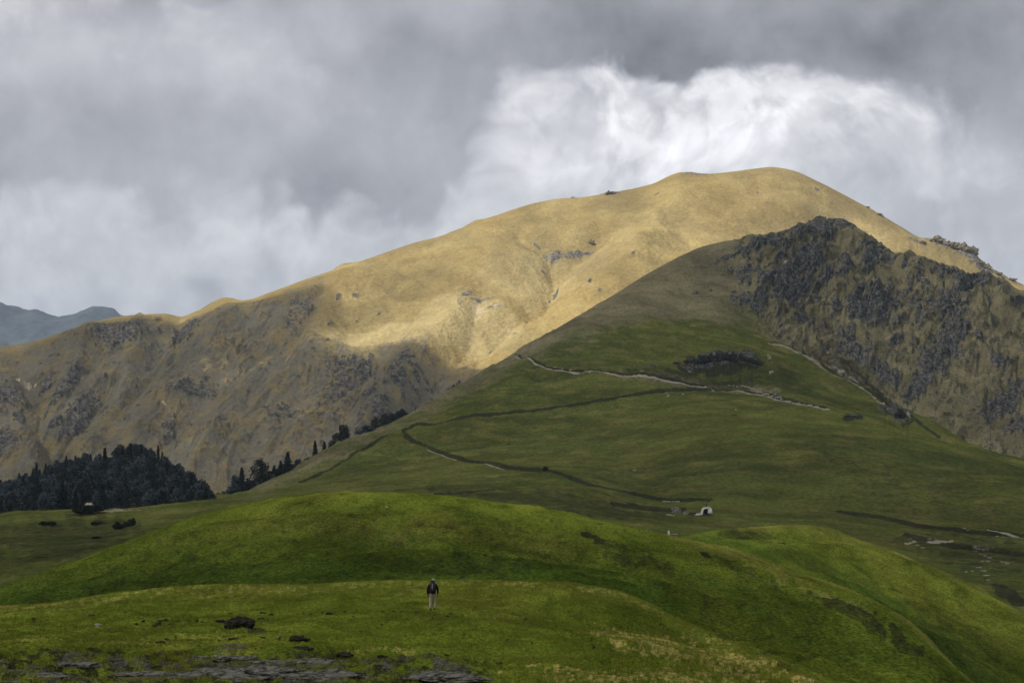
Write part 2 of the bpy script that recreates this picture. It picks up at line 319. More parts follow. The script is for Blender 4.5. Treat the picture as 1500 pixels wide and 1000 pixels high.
def d_gh(px, py, X, Y, Z, v):
    crest = np.exp(-((v - 10) / 0.35) ** 2) * sst(1120, 980, px)
    w = sst(0.2, 0.8, v) * (1 - 0.8 * crest) * (1 - .6 * np.exp(-((v - 10) / .3) ** 2))
    rocky = sst(1060, 1150, px + 0.3 * (480 - py)) * sst(7.0, 8.0, v)
    lowp = 1 - .62 * sst(6.5, 4.0, v)
    Z = Z + w * lowp * (4.6 * fbm(X / 95, Y / 95, 4, 12) * (1 + .9 * rocky) + 1.1 * fbm(X / 22, Y / 26, 3, 13) + 0.6 * fbm(X / 9, Y / 10, 4, 14))
    # contour-wise folds low on the slope
    Z = Z + w * (1 - rocky) * (.6 + lowp) * .9 * ridged((px + 0.8 * py) / 70, (py - 0.22 * px) / 15, 3, 16) * sst(1150, 800, px)
    # gullies and ribs of the rocky top
    c, sn = math.cos(-0.75), math.sin(-0.75)
    q = px * sn + py * c; u = px * c - py * sn
    Z = Z + rocky * w * sst(8.1, 8.9, v) * (19 * ridged(q / 85 + .5 * fbm(px / 50, py / 50, 2, 3), u / 110, 4, 19))
    rk = blobs(px, py, G_ROCK, 24, 0.55, 11.0)
    led = sst(.45, .8, ridged(q / 22 + .5 * fbm(px / 30, py / 30, 3, 53), u / 60, 4, 52)) * sst(-.25, .35, fbm(px / 34, py / 30, 3, 54))
    sc = np.maximum(.80 * sst(-.05, 0.5, fbm(px / 16, py / 12, 5, 51) + .5 * fbm(px / 60, py / 50, 2, 57)), .70 * led) * rocky * sst(330, 372, py)
    rk = np.where(rocky > .02, np.maximum(rk * .95, rk * .65 + sc * .74), rk)
    st_ = fbm(px / 40, py / 40, 3, 27)
    rr = .55 * ridged((px + .7 * py) / 26 + st_, (py - .6 * px) / 60, 5, 26, .6) + .45 * np.abs(((py + .35 * px) / 13 + 1.6 * st_) % 1 - .35) * 2
    crag = rk * (rr * 6.0 + 1.0) * (0.3 + 0.7 * rocky) * (1 - .75 * np.exp(-((v - 10) / .3) ** 2))
    Y = Y - crag * 0.7; Z = Z + crag * 0.6
    for (x0_, x1_, y0_, sl_, hh_) in ((1000, 1118, 518, -.02, 5.0), (1290, 1334, 594, .55, 5.0)):
        yy_ = y0_ + (px - (x0_ + x1_) / 2) * sl_ + 5 * ((px - (x0_ + x1_) / 2) / (x1_ - x0_)) ** 2 * 4
        dd = py - yy_ + 2 * fbm(px / 9, py / 30, 3, 71); ed = sst(x0_ - 22, x0_ + 36, px) * sst(x1_ + 18, x1_ - 26, px)
        Z = Z - hh_ * ed * sst(0, 9, dd) * sst(60, 12, dd) * (.8 + .4 * pn(px / 5, 0 * py, 72)); rk = np.maximum(rk, .95 * ed * sst(-2, 1, dd) * sst(15, 7, dd + 3 * pn(px / 8, py / 9, 73)))
    path = np.zeros_like(px); dark = np.zeros_like(px)
    nz = fbm(px / 9, py / 9, 3, 61)
    def track(pts, wid, cut, pale, dk, lo=0, hi=9999):
        nonlocal Z, path, dark
        d, s = line_d(px, py, pts); d = d + 0.5 * nz
        m = sst(0, 1, (px - lo) / 6) * sst(0, 1, (hi - px) / 6) * (1 if pale else np.clip(1.05 + .5 * fbm(px / 22, py / 22, 3, 63), .78, 1))
        Z = Z - m * cut * sst(wid + 1.5, wid * .4, d)
        if pale: path = np.maximum(path, m * pale * sst(wid * .7 + .5, wid * .4, np.abs(s + wid * .2)) * (d < wid * 3))
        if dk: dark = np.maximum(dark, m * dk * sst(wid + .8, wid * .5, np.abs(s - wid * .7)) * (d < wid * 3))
    track(G_UP, 1.9, 0.9, .95, .9); track(G_STONE, 2.6, 0.5, .62, .9); track(G_MID, 1.5, 1.0, 0, .95); track(G_LOW, 1.9, .9, 0, 1.0)
    track([(a, b + 2.4) for a, b in G_LOW], 1.6, 0.1, 1, 0, 622, 672); track([(a, b + 2.4) for a, b in G_LOW], 1.5, 0.1, .9, 0, 685, 742)
    track([(440, 707), (480, 690), (520, 666), (565, 643)], 1.1, 0.6, 0, .8)
    track(G_RIM, 2.0, 0.4, .6, .6); track([(1195, 505), (1212, 525), (1240, 545), (1290, 585), (1375, 640)], 1.3, .6, .35, .8)
    track([(900, 737), (950, 744), (1000, 748)], 2.0, .8, .3, .9); track([(640, 726), (690, 722), (740, 716)], 1.6, .7, 0, .8); track(BOG, 2.4, 1.2, .2, 1.0); track(BOG2, 2.5, 1.2, 0, .9)
    track([(1330, 795), (1350, 790), (1392, 792)], 1.8, .2, .9, .3); track([(1450, 776), (1505, 788)], 1.6, .3, .85, .8)
    path = np.maximum(path, blobs(px, py, [(1340, 793, 7, 3, -30, .45), (1348, 800, 8, 2, -30, .45), (1440, 812, 10, 3, -20, .45), (1448, 820, 14, 3, 0, .4), (1436, 833, 10, 3, 20, .4), (1415, 836, 8, 2.5, 10, .4), (1478, 826, 16, 3, -5, .5), (1440, 800, 22, 4, 0, .45),
                                              (165, 752, 50, 1.8, 4, .62), (940, 548, 6, 1.5, 0, .8), (1126, 526, 6, 4, -40, .6), (1130, 548, 6, 1, 0, .8), (978, 580, 1.6, 1.4), (1000, 577, 2, 1.6), (1078, 600, 1.8, 1.2), (1313, 606, 3, 3, 0, .9), (1331, 611, 6, 2, -40, .95), (1395, 553, 12, 1.0, -40, .7), (1380, 560, 12, 1, -40, .7),
                                              (1150, 405, 5, 3, 40, .8), (1120, 412, 8, 1.6, 45, .7), (1203, 470, 3, 8, 20, .5), (1212, 522, 4, 2, -45, .9), (1030, 525, 2, 6, 0, .35), (1010, 536, 8, 1.2, 5, .7)], 5, .35, 4))
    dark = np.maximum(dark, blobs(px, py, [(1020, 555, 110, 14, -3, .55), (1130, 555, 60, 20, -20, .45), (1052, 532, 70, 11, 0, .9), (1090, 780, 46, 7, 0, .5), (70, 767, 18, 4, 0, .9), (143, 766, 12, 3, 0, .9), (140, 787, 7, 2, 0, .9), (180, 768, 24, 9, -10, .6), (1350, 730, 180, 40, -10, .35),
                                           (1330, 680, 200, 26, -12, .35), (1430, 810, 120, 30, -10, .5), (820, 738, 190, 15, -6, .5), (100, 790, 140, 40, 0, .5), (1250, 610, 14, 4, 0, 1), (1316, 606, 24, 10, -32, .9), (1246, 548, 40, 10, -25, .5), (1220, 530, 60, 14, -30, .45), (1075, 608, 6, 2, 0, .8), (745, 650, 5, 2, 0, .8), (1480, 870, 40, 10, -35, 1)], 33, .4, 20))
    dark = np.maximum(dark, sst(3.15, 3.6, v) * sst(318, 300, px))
    tan = np.clip(sst(560, 430, py + 0.10 * (px - 850)) * 0.85 + sst(44, 4, py - np.interp(px, [300, 340, 430, 550, 650, 740, 850], [736, 728, 687, 630, 577, 525, 461])) * sst(900, 700, px) * 0.55, 0, 1) * sst(322, 385, px)
    tan = tan * (1 - 0.9 * blobs(px, py, [(1010, 492, 130, 20, 0, 1), (1150, 545, 60, 30, -20, .6), (1000, 470, 60, 8, 0, .5)], 3, .3, 30))
    tan = np.maximum(tan, rocky * 0.8); tan = np.maximum(tan, blobs(px, py, [(1010, 560, 130, 10, -4, .7)], 4, .4, 20))
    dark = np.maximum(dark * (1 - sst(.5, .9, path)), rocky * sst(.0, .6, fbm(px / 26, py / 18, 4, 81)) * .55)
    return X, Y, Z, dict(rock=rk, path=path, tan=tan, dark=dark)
gA = [(-150, 900, 380), (0, 880, 390), (100, 850, 410), (200, 810, 430), (300, 775, 450), (430, 750, 480), (550, 745, 500), (750, 765, 500), (900, 790, 480), (1000, 800, 470), (1100, 800, 520), (1250, 820, 520), (1400, 880, 470), (1500, 920, 440), (1700, 1000, 400)]
gB = [(-150, 820, 500), (0, 805, 520), (150, 790, 540), (300, 757, 600), (430, 738, 640), (550, 735, 620), (750, 750, 600), (900, 768, 600), (1000, 770, 640), (1100, 776, 650), (1250, 790, 640), (1400, 820, 600), (1500, 845, 560), (1700, 900, 500)]
gC = [(-150, 762, 720), (0, 757, 720), (60, 751, 720), (100, 750, 725), (150, 749.5, 730), (220, 744, 740), (300, 737, 750), (340, 730, 800), (430, 717, 850), (550, 708, 820), (700, 705, 780), (850, 715, 740), (950, 738, 735), (1000, 746, 720), (1060, 750, 720), (1150, 750, 740), (1300, 765, 720), (1400, 780, 700), (1500, 795, 680), (1700, 830, 640)]
gD = [(-150, 756, 800), (0, 752, 800), (150, 746, 800), (300, 737, 810), (340, 730, 830), (430, 712, 880), (550, 680, 920), (650, 668, 930), (740, 660, 930), (850, 650, 930), (950, 655, 900), (1040, 650, 880), (1160, 650, 870), (1300, 665, 850), (1400, 690, 830), (1500, 715, 800), (1700, 760, 760)]
gE = [(-150, 750, 850), (0, 745, 850), (150, 735, 850), (300, 736, 850), (340, 730, 850), (430, 704, 905), (550, 662, 950), (650, 635, 980), (740, 610, 1010), (850, 585, 1040), (950, 580, 1050), (1040, 580, 1050), (1140, 590, 1040), (1200, 600, 1020), (1250, 608, 1010), (1290, 612, 1000), (1340, 628, 980), (1400, 652, 950), (1450, 672, 920), (1500, 690, 890), (1700, 760, 850)]
gF = [(-150, 749, 900), (0, 743, 900), (150, 729, 900), (300, 734, 880), (340, 729.5, 870), (430, 699, 925), (550, 652, 970), (650, 615, 1020), (740, 575, 1070), (850, 540, 1120), (950, 525, 1150), (1040, 535, 1150), (1100, 540, 1150), (1140, 550, 1140), (1200, 575, 1110), (1250, 600, 1085), (1290, 615, 1065), (1340, 634, 1040), (1400, 658, 1010), (1500, 696, 960), (1700, 767, 910)]
gG = [(-150, 746, 960), (0, 738, 960), (150, 714, 960), (270, 726, 940), (300, 733, 910), (340, 729, 890), (430, 695, 945), (550, 644, 990), (650, 600, 1050), (740, 552, 1110), (850, 505, 1180), (950, 480, 1230), (1040, 475, 1260), (1100, 485, 1270), (1140, 500, 1270), (1200, 530, 1230), (1250, 560, 1195), (1300, 588, 1150), (1350, 614, 1120), (1400, 637, 1080), (1450, 657, 1050), (1500, 672, 1020), (1700, 735, 960)]
gH = [(-150, 743, 1010), (0, 733, 1010), (150, 697, 1010), (270, 718, 980), (300, 732, 945), (340, 728.8, 905), (430, 692, 960), (550, 638, 1010), (650, 590, 1080), (740, 540, 1140), (850, 485, 1220), (950, 455, 1280), (1040, 445, 1330), (1100, 470, 1320), (1140, 497, 1320), (1200, 545, 1300), (1300, 618, 1230), (1400, 668, 1170), (1500, 705, 1110), (1700, 770, 1050)]
gI = [(-150, 741, 1060), (0, 729, 1060), (100, 701, 1060), (200, 680, 1060), (270, 712, 1020), (300, 731, 970), (340, 728.5, 920), (430, 689, 975), (550, 633, 1025), (650, 582, 1100), (740, 530, 1170), (850, 470, 1270), (950, 425, 1350), (1040, 400, 1410), (1100, 415, 1420), (1140, 425, 1430), (1200, 430, 1470), (1300, 465, 1480), (1400, 505, 1450), (1500, 545, 1420), (1700, 600, 1380)]
gJ = [(-150, 740, 1100), (0, 727, 1100), (100, 695, 1100), (200, 672, 1100), (270, 706, 1050), (300, 730, 1000), (340, 728, 930), (380, 709, 960), (430, 687, 985), (500, 655, 1020), (550, 630, 1040), (600, 605, 1080), (650, 577, 1115), (700, 548, 1155), (740, 525, 1190), (800, 490, 1250), (850, 461, 1310), (900, 431, 1370), (950, 400, 1430), (1000, 374, 1475), (1040, 358, 1500),
      (1080, 353, 1510), (1110, 349, 1520), (1150, 342, 1555), (1168, 333, 1575), (1200, 328, 1610), (1230, 324, 1650), (1255, 334, 1645), (1275, 350, 1640), (1290, 363, 1630), (1310, 376, 1620), (1340, 380, 1620), (1380, 392, 1620), (1420, 404, 1630), (1440, 406, 1640), (1500, 432, 1640), (1600, 470, 1620), (1700, 500, 1600)]
gK = [(a, b + 50, c + 140) for a, b, c in gJ]
gL = [(-150, 780, 1700), (700, 780, 1850), (1700, 760, 2200)]
g0 = [(a, b + 60, c - 60) for a, b, c in gA]
layer("green_hill", [g0, gA, gB, gC, gD, gE, gF, gG, gH, gI, gJ, gK, gL], -150, 1700, 1.1,
      [4, 28, 26, 70, 62, 48, 70, 36, 70, 90, 10, 8], d_gh, gh_m)

# ------------------------------------------------------------------ nearer hills
def near_mat(name, s_big, s_mid, s_fine, bd, tan=(0.20, 0.19, 0.045)):
    return terrain_mat(name, (0.088, 0.116, 0.014), (0.128, 0.145, 0.021), (0.062, 0.088, 0.011), tan, (0.028, 0.03, 0.014),
                       (0.05, 0.048, 0.042), (0.105, 0.10, 0.092), (0.30, 0.29, 0.26), s_big, s_mid, s_fine, stretch=(1, .3, 1), bump=0.9, bdist=bd, fine=(0.5, 1.55), mot=0.32)
l1_m = near_mat("mid_meadow_turf", 40, 5, 0.55, 0.45)
KN = [(900, 803, 370), (950, 797, 380), (1010, 784, 420), (1060, 777, 450), (1120, 772, 460), (1176, 770, 460), (1210, 775, 455), (1250, 787, 440), (1300, 803, 420), (1350, 825, 400), (1400, 847, 380), (1450, 871, 360), (1500, 897, 340), (1700, 990, 280)]
LC = [(-150, 915, 230), (0, 860, 260), (50, 843, 270), (100, 825, 280), (150, 804, 290), (200, 785, 300), (250, 768, 305), (300, 752, 310), (350, 740, 320), (430, 728, 320), (500, 723, 320), (550, 722, 320), (650, 727, 320), (750, 741, 315), (850, 757, 306), (900, 766, 300), (1000, 790, 280), (1050, 803, 270), (1100, 817, 260), (1160, 838, 246), (1200, 852, 235), (1250, 870, 220), (1300, 893, 205), (1350, 930, 190), (1410, 985, 175), (1500, 1060, 160), (1700, 1200, 150)]
def d_kn(px, py, X, Y, Z, v):
    w = sst(0.3, 1.2, v) * (1 - .7 * np.exp(-((v - 3) / .3) ** 2))
    Z = Z + w * (1.5 * fbm(X / 40, Y / 40, 3, 91) + .4 * fbm(X / 9, Y / 11, 3, 94) + .2 * fbm(X / 5, Y / 5, 4, 92))
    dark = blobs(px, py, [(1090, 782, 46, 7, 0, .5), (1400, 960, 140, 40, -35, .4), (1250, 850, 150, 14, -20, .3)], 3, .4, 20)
    d, s = line_d(px, py, [(1052, 788), (1090, 784), (1120, 789), (1150, 793)]); Z = Z - .6 * sst(3, 1, d); dark = np.maximum(dark, sst(3.2, 1.2, d + .6 * fbm(px / 9, py / 9, 2, 3)))
    tan = blobs(px, py, [(1090, 774, 50, 6, 0, .6), (1200, 780, 60, 8, -20, .45), (1300, 830, 100, 12, -25, .3)], 8, .4, 20)
    d2 = py - np.interp(px, [k[0] for k in KN], [k[1] for k in KN])
    tan = np.maximum(tan, sst(14, 0, d2) * .45)
    foot_shade = .9 * sst(-52, -8, py - np.interp(px, [k[0] for k in LC], [k[1] for k in LC]) + 7 * fbm(px / 40, py / 30, 3, 133)); foot_shade = np.maximum(foot_shade, .6 * blobs(px, py, [(1330, 900, 110, 20, -32), (1220, 830, 80, 14, -20, .6)], 9, .4, 26))
    return X, Y, Z, dict(rock=0 * px, path=0 * px, tan=tan * (1 - foot_shade), dark=dark, foot_shade=foot_shade)
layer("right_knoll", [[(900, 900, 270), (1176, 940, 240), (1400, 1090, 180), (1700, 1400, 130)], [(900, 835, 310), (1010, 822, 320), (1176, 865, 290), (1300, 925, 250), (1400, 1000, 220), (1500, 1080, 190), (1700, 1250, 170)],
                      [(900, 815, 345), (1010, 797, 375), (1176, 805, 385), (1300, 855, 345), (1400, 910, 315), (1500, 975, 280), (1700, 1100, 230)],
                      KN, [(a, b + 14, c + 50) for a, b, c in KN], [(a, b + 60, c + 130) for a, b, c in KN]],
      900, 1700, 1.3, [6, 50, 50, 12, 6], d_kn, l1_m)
NC = [(-150, 905, 115), (0, 889, 112), (50, 885, 112), (100, 880, 112), (200, 867, 112), (280, 859, 112), (330, 857, 112), (450, 856, 111), (560, 852, 110), (640, 850, 110), (750, 851, 107), (820, 853, 105), (870, 860, 102), (900, 867, 100), (950, 884, 95), (1000, 908, 88), (1050, 932, 80), (1120, 962, 68), (1200, 999, 55), (1300, 1050, 50), (1500, 1140, 42), (1700, 1250, 38)]
def d_l1(px, py, X, Y, Z, v):
    w = sst(0.3, 1.2, v) * (1 - .7 * np.exp(-((v - 3) / .3) ** 2))
    tus = fbm(X / 1.6, Y / 2.2, 4, 102, .6)
    Z = Z + w * (1.5 * fbm(X / 34, Y / 34, 3, 101) + .32 * fbm(X / 7, Y / 9, 3, 106) + .18 * tus + .10 * np.abs(pn(X / .6, Y / .8, 104)))
    d2 = py - np.interp(px, [k[0] for k in LC], [k[1] for k in LC])
    dark = blobs(px, py, [(870, 786, 22, 6, -15, .8), (900, 800, 40, 6, -10, .5), (1250, 905, 80, 16, -22, .62), (1330, 945, 50, 14, -35, .6), (1100, 840, 60, 8, -22, .4), (1032, 810, 18, 3, -25, .8), (640, 830, 160, 10, 0, .4), (300, 840, 200, 16, 5, .3), (1180, 880, 90, 10, -22, .4), (930, 815, 60, 8, -10, .5), (880, 770, 10, 2, 0, .6)], 103, .5, 16)
    dark = np.maximum(dark, .45 * sst(.1, .6, fbm(px / 30, py / 9, 4, 107)) * sst(8, 30, d2))
    tan = np.maximum(.5 * sst(9, 0, d2 + 3 * fbm(px / 40, py / 40, 2, 4)) * sst(900, 1000, px), blobs(px, py, [(500, 775, 200, 20, 0, .35), (1090, 822, 110, 6, -20, .45), (560, 765, 60, 10, 0, .4), (760, 790, 120, 14, -8, .35), (300, 790, 120, 14, 12, .3), (1220, 880, 80, 5, -22, .5)], 105, .5, 24))  # sunlit rim of the right crest is painted in as tan
    eN = py - np.interp(px, [k[0] for k in NC], [k[1] for k in NC])
    foot_shade = sst(-60, -6, eN + 8 * fbm(px / 50, py / 30, 3, 131)) * sst(1060, 960, px); foot_shade = np.maximum(foot_shade, .5 * blobs(px, py, [(1150, 900, 160, 22, -24), (640, 800, 200, 22, 0), (1360, 980, 90, 30, -35)], 6, .4, 30))
    path = blobs(px, py, [(566, 737, 5, 1.0, 0, .8), (1160, 872, 2, 1.4), (1245, 890, 3, 1.5, 0, .7), (604, 765, 3, 1, 0, .7)], 1, .2, 4)
    return X, Y, Z, dict(rock=0 * px, path=path, tan=tan, dark=dark, foot_shade=foot_shade)
layer("middle_hill", [[(-150, 1060, 120), (640, 960, 110), (1000, 1050, 100), (1200, 1140, 88), (1700, 1500, 66)],
                      [(-150, 935, 150), (0, 900, 150), (330, 872, 150), (640, 864, 150), (820, 870, 145), (900, 882, 138), (1000, 932, 125), (1100, 968, 115), (1200, 1018, 105), (1300, 1075, 98), (1500, 1180, 90), (1700, 1300, 85)],
                      [(-150, 925, 190), (0, 884, 195), (200, 845, 205), (330, 822, 210), (640, 806, 215), (820, 822, 210), (1000, 866, 190), (1100, 900, 175), (1200, 940, 160), (1300, 990, 145), (1410, 1050, 130), (1500, 1110, 125), (1700, 1250, 115)],
                      LC, [(a, b + 9, c + 45) for a, b, c in LC], [(a, b + 70, c + 130) for a, b, c in LC]],
      -150, 1700, 1.1, [8, 80, 95, 14, 6], d_l1, l1_m)

nm_m = near_mat("near_meadow_turf", 14, 1.6, 0.13, 0.10, tan=(0.29, 0.25, 0.075))
SLABS = [(335, 986, 42, 13, 0), (110, 975, 26, 8, 0), (660, 992, 30, 12, -20), (345, 959, 24, 3, 0), (250, 990, 60, 9, 0, .9), (420, 985, 30, 14, 0, .9), (60, 992, 70, 8, 0, .8), (170, 972, 40, 5, 0, .8)]
def d_nm(px, py, X, Y, Z, v):
    w = sst(0.0, 1.0, v) * (1 - .5 * np.exp(-((v - 4) / .3) ** 2))
    tus = fbm(X / .9, Y / 1.2, 4, 112, .6)
    Z = Z + w * (.34 * fbm(X / 12, Y / 14, 3, 111) + .10 * fbm(X / 3, Y / 4, 3, 109) + .06 * tus + .03 * np.abs(pn(X / .22, Y / .3, 114)))
    rk = blobs(px, py, SLABS, 113, .45, 26)
    brk = sst(-.2, .35, fbm(px / 34, py / 10, 4, 115)) * sst(956, 972, py + 6 * fbm(px / 60, 0 * py, 3, 8)) * sst(760, 640, px)
    rk = np.maximum(rk, .85 * brk)
    Z = Z + .10 * rk * ridged(X / 1.3, Y / 1.0, 4, 116) + .05 * rk
    dark = .9 * sst(.1, .5, fbm(px / 26, py / 7, 4, 117) + .25) * sst(955, 968, py + 5 * fbm(px / 60, 0 * py, 3, 9)) * sst(780, 660, px)
    edge, s = line_d(px, py, [(225, 912), (290, 908), (350, 902), (400, 899), (470, 899), (530, 896), (640, 897)])
    e = sst(3.2, 1.0, edge + 1.6 * fbm(px / 11, py / 5, 3, 118)) * sst(-.35, .1, fbm(px / 16, py / 16, 2, 119)); Z = Z - .10 * e; dark = np.maximum(dark, e)
    tiny = sst(.62, .8, fbm(px / 9, py / 4, 3, 121)); dark = np.maximum(dark, .7 * tiny * sst(870, 900, py))
    dark = np.maximum(dark, blobs(px, py, [(380, 925, 22, 4, -5, .8), (500, 965, 40, 6, -5, .7), (560, 975, 60, 8, 0, .6), (630, 968, 40, 6, 0, .6), (950, 900, 40, 5, -25, .4), (1150, 975, 50, 6, -30, .6), (1080, 985, 30, 5, 0, .5), (930, 866, 12, 2, -30, .5), (1000, 892, 10, 2, -30, .5)], 122, .5, 12))
    d2 = py - np.interp(px, [k[0] for k in NC], [k[1] for k in NC])
    tan = blobs(px, py, [(860, 922, 60, 6, -8, .6), (960, 942, 100, 18, -12, .75), (1070, 970, 80, 20, -20, .75), (920, 985, 160, 22, 0, .55), (420, 860, 180, 7, 0, .35), (800, 858, 100, 6, -3, .4), (740, 905, 60, 4, 0, .35), (300, 930, 60, 4, 0, .45), (900, 975, 40, 6, 0, .6), (560, 955, 80, 5, 0, .35), (80, 945, 80, 5, 0, .4), (1180, 1000, 60, 10, -25, .8), (200, 945, 100, 5, 0, .4)], 124, .5, 14)
    tan = np.maximum(tan, .40 * sst(34, 0, d2 + 6 * fbm(px / 30, py / 8, 4, 44)))
    tan = tan * (.45 + .75 * sst(-.4, .4, fbm(px / 9, py / 4, 4, 126)))
    path = blobs(px, py, [(143, 915, 5, 1.8, 0, .8), (312, 931, 3, 1, 0, .8)], 2, .3, 4)
    return X, Y, Z, dict(rock=rk, path=path, tan=tan, dark=dark)
layer("near_meadow", [[(-150, 2000, 3), (1700, 2000, 3)], [(-150, 1230, 14), (1200, 1230, 14), (1700, 1400, 13)],
                      [(-150, 1004, 35), (1000, 1004, 35), (1200, 1070, 32), (1300, 1120, 30), (1500, 1200, 28), (1700, 1300, 26)],
                      [(-150, 925, 68), (0, 905, 72), (640, 897, 73), (800, 905, 73), (900, 918, 72), (1000, 945, 70), (1100, 985, 58), (1200, 1018, 46), (1300, 1070, 42), (1500, 1160, 36), (1700, 1265, 32)],
                      NC, [(a, b + 18, c + 25) for a, b, c in NC], [(a, b + 130, c + 70) for a, b, c in NC]],
      -150, 1700, 0.9, [6, 40, 150, 90, 14, 6], d_nm, nm_m)

# ground below everything, out to the horizon
bm = bmesh.new(); bmesh.ops.create_grid(bm, x_segments=60, y_segments=60, size=26000)
for vv in bm.verts: vv.co.z = -110 + 6 * math.sin(vv.co.x / 1700) * math.cos(vv.co.y / 2300)
bmesh.ops.translate(bm, verts=bm.verts, vec=(0, 6000, 0))
tag(from_bm("valley_floor", bm, gh_m), kind="structure")

# ------------------------------------------------------------------ light
SUN_EL = 54.0; SUN_AZ = 58.0            # degrees: height, and how far left of straight behind the camera
to_sun = Vector((-math.sin(R(SUN_AZ)) * math.cos(R(SUN_EL)), -math.cos(R(SUN_AZ)) * math.cos(R(SUN_EL)), math.sin(R(SUN_EL))))
sd = bpy.data.lights.new("sun", 'SUN'); sd.energy = 4.2; sd.angle = R(0.5); sd.color = (1.0, 0.93, 0.80)
so = bpy.data.objects.new("sun", sd); col.objects.link(so)
so.rotation_euler = (-to_sun).to_track_quat('-Z', 'Y').to_euler(); so.location = to_sun * 1000

# added unseen cloud deck, opacity shaped to light crests and mountain, shade hill feet
DZ = 1900.0; CS = 28.0
gx = np.arange(-6500, 4500, CS); gy = np.arange(-3500, 4000, CS)
acc = np.zeros((len(gy), len(gx))); wt = np.zeros_like(acc)
def splat(name, f, vmin, vmax, step=5):
    L = LAYERS[name]; sl = (slice(None, None, step), slice(None, None, step))
    m = (L['v'][sl] >= vmin) & (L['v'][sl] <= vmax)
    px, py = L['px'][sl][m], L['py'][sl][m]; X, Y, Z = L['X'][sl][m], L['Y'][sl][m], L['Z'][sl][m]
    k = (DZ - Z) / to_sun.z
    ix = ((X + k * to_sun.x - gx[0]) / CS + .5).astype(int); iy = ((Y + k * to_sun.y - gy[0]) / CS + .5).astype(int)
    ok = (ix >= 0) & (ix < len(gx)) & (iy >= 0) & (iy < len(gy))
    val = f(px, py)
    np.add.at(acc, (iy[ok], ix[ok]), val[ok]); np.add.at(wt, (iy[ok], ix[ok]), 1.0)
def f_mt(px, py):
    b = np.interp(px, [-300, 60, 130, 200, 260, 320, 400, 445, 462, 472, 482, 540, 600, 690, 800, 1800], [490, 492, 476, 472, 472, 460, 438, 424, 436, 470, 528, 528, 545, 552, 700, 700])
    l = sst(8, -10, py - b)
    l = np.maximum(l, sst(1.2, .7, np.hypot((px - 455) / 32, (py - 517) / 16)))
    return np.maximum(l, .38 * sst(1.2, .2, np.hypot((px - 330) / 70, (py - 550) / 26)) + .17 * sst(560, 420, px + 0 * py) + .05)
splat("golden_mountain", f_mt, 1.0, 5.5)
def el(px, py, x, y, rx, ry, a=0.0):
    dx, dy = px - x, -(py - y); c, n_ = math.cos(R(a)), math.sin(R(a))
    return sst(1.2, .2, np.hypot((dx * c + dy * n_) / rx, (-dx * n_ + dy * c) / ry))
def f_g(px, py):
    l = .25 + .24 * el(px, py, 1010, 492, 150, 24) + .20 * el(px, py, 1250, 628, 330, 16, -8) + .14 * el(px, py, 860, 640, 220, 36) + .10 * el(px, py, 560, 650, 120, 20, 28) + .12 * el(px, py, 1030, 760, 90, 16) + .16 * el(px, py, 150, 752, 220, 8)
    l = l + .15 * sst(1090, 1160, px + .3 * (480 - py)) * sst(560, 500, py - .3 * (px - 1200)) + .12 * sst(520, 430, py) * sst(1000, 900, px)
    l = l * (1 - .85 * el(px, py, 1200, 705, 420, 32, -4)) * (1 - .8 * el(px, py, 800, 735, 260, 16, -6)) * (1 - .85 * el(px, py, 1420, 810, 240, 50, -12)) * (1 - .85 * el(px, py, 60, 810, 240, 50, 8)) * (1 - .7 * el(px, py, 1010, 545, 240, 14, -4))
    return np.maximum(l, .02)
splat("green_hill", f_g, 1.0, 10.5)
def f_l1(px, py):
    d = py - np.interp(px, [k[0] for k in LC], [k[1] for k in LC]); e = py - np.interp(px, [k[0] for k in NC], [k[1] for k in NC])
    l = .09 + .50 * sst(60, 4, d) * sst(1450, 1000, px + 0 * d) + .14 * sst(80, 20, d) + .10 * sst(1000, 1200, px) * sst(14, 0, d)
    return l * (1 - .85 * sst(-34, -8, e) * sst(960, 900, px)) * (1 - .7 * el(px, py, 1280, 975, 260, 60, -24))
splat("middle_hill", f_l1, 1.0, 4.0)
splat("right_knoll", lambda px, py: .07 + .42 * sst(50, 4, py - np.interp(px, [k[0] for k in KN], [k[1] for k in KN])) + .15 * el(px, py, 1420, 890, 140, 30, -28), 1.0, 4.0)
def f_n(px, py):
    d = py - np.interp(px, [k[0] for k in NC], [k[1] for k in NC])
    return .30 + .40 * sst(34, 0, d) + .22 * el(px, py, 1000, 950, 200, 40, -10) + .08 * el(px, py, 500, 930, 500, 20)
splat("near_meadow", f_n, 1.6, 4.3, 9)
base = .10 + .06 * fbm(*np.meshgrid(gx / 600, gy / 600), 3, 5)
def blur(a, n):
    for _ in range(n):
        p = np.pad(a, 1, mode='edge'); a = (p[:-2, 1:-1] + p[2:, 1:-1] + p[1:-1, :-2] + p[1:-1, 2:] + 4 * a) / 8
    return a
vw = blur(acc, 1); ww = blur(wt, 1)
lit = np.where(ww > .02, vw / np.maximum(ww, .02), base)
far_ok = blur((ww > .02).astype(float), 2)
for _ in range(6):                      # spread known values a little outward
    k = ww > .02; a2 = blur(np.where(k, lit, 0), 1); b2 = blur(k.astype(float), 1)
    lit = np.where(k, lit, np.where(b2 > .01, a2 / np.maximum(b2, .01), lit)); ww = np.where(k | (b2 > .01), 1.0, ww)
lit = np.clip(blur(lit, 1), 0.02, 1)
dens = 1 - np.sqrt(lit)                 # two crossings (base and top of the layer)
GX, GY = np.meshgrid(gx, gy)
th = 60 + 160 * sst(0, .9, dens) * (1 + .6 * fbm(GX / 500, GY / 500, 4, 9))
zb = DZ - 20 * fbm(GX / 300, GY / 300, 4, 2); zt = zb + th
ny, nx = GX.shape; N = nx * ny
me = bpy.data.meshes.new("shade_cloud_deck")
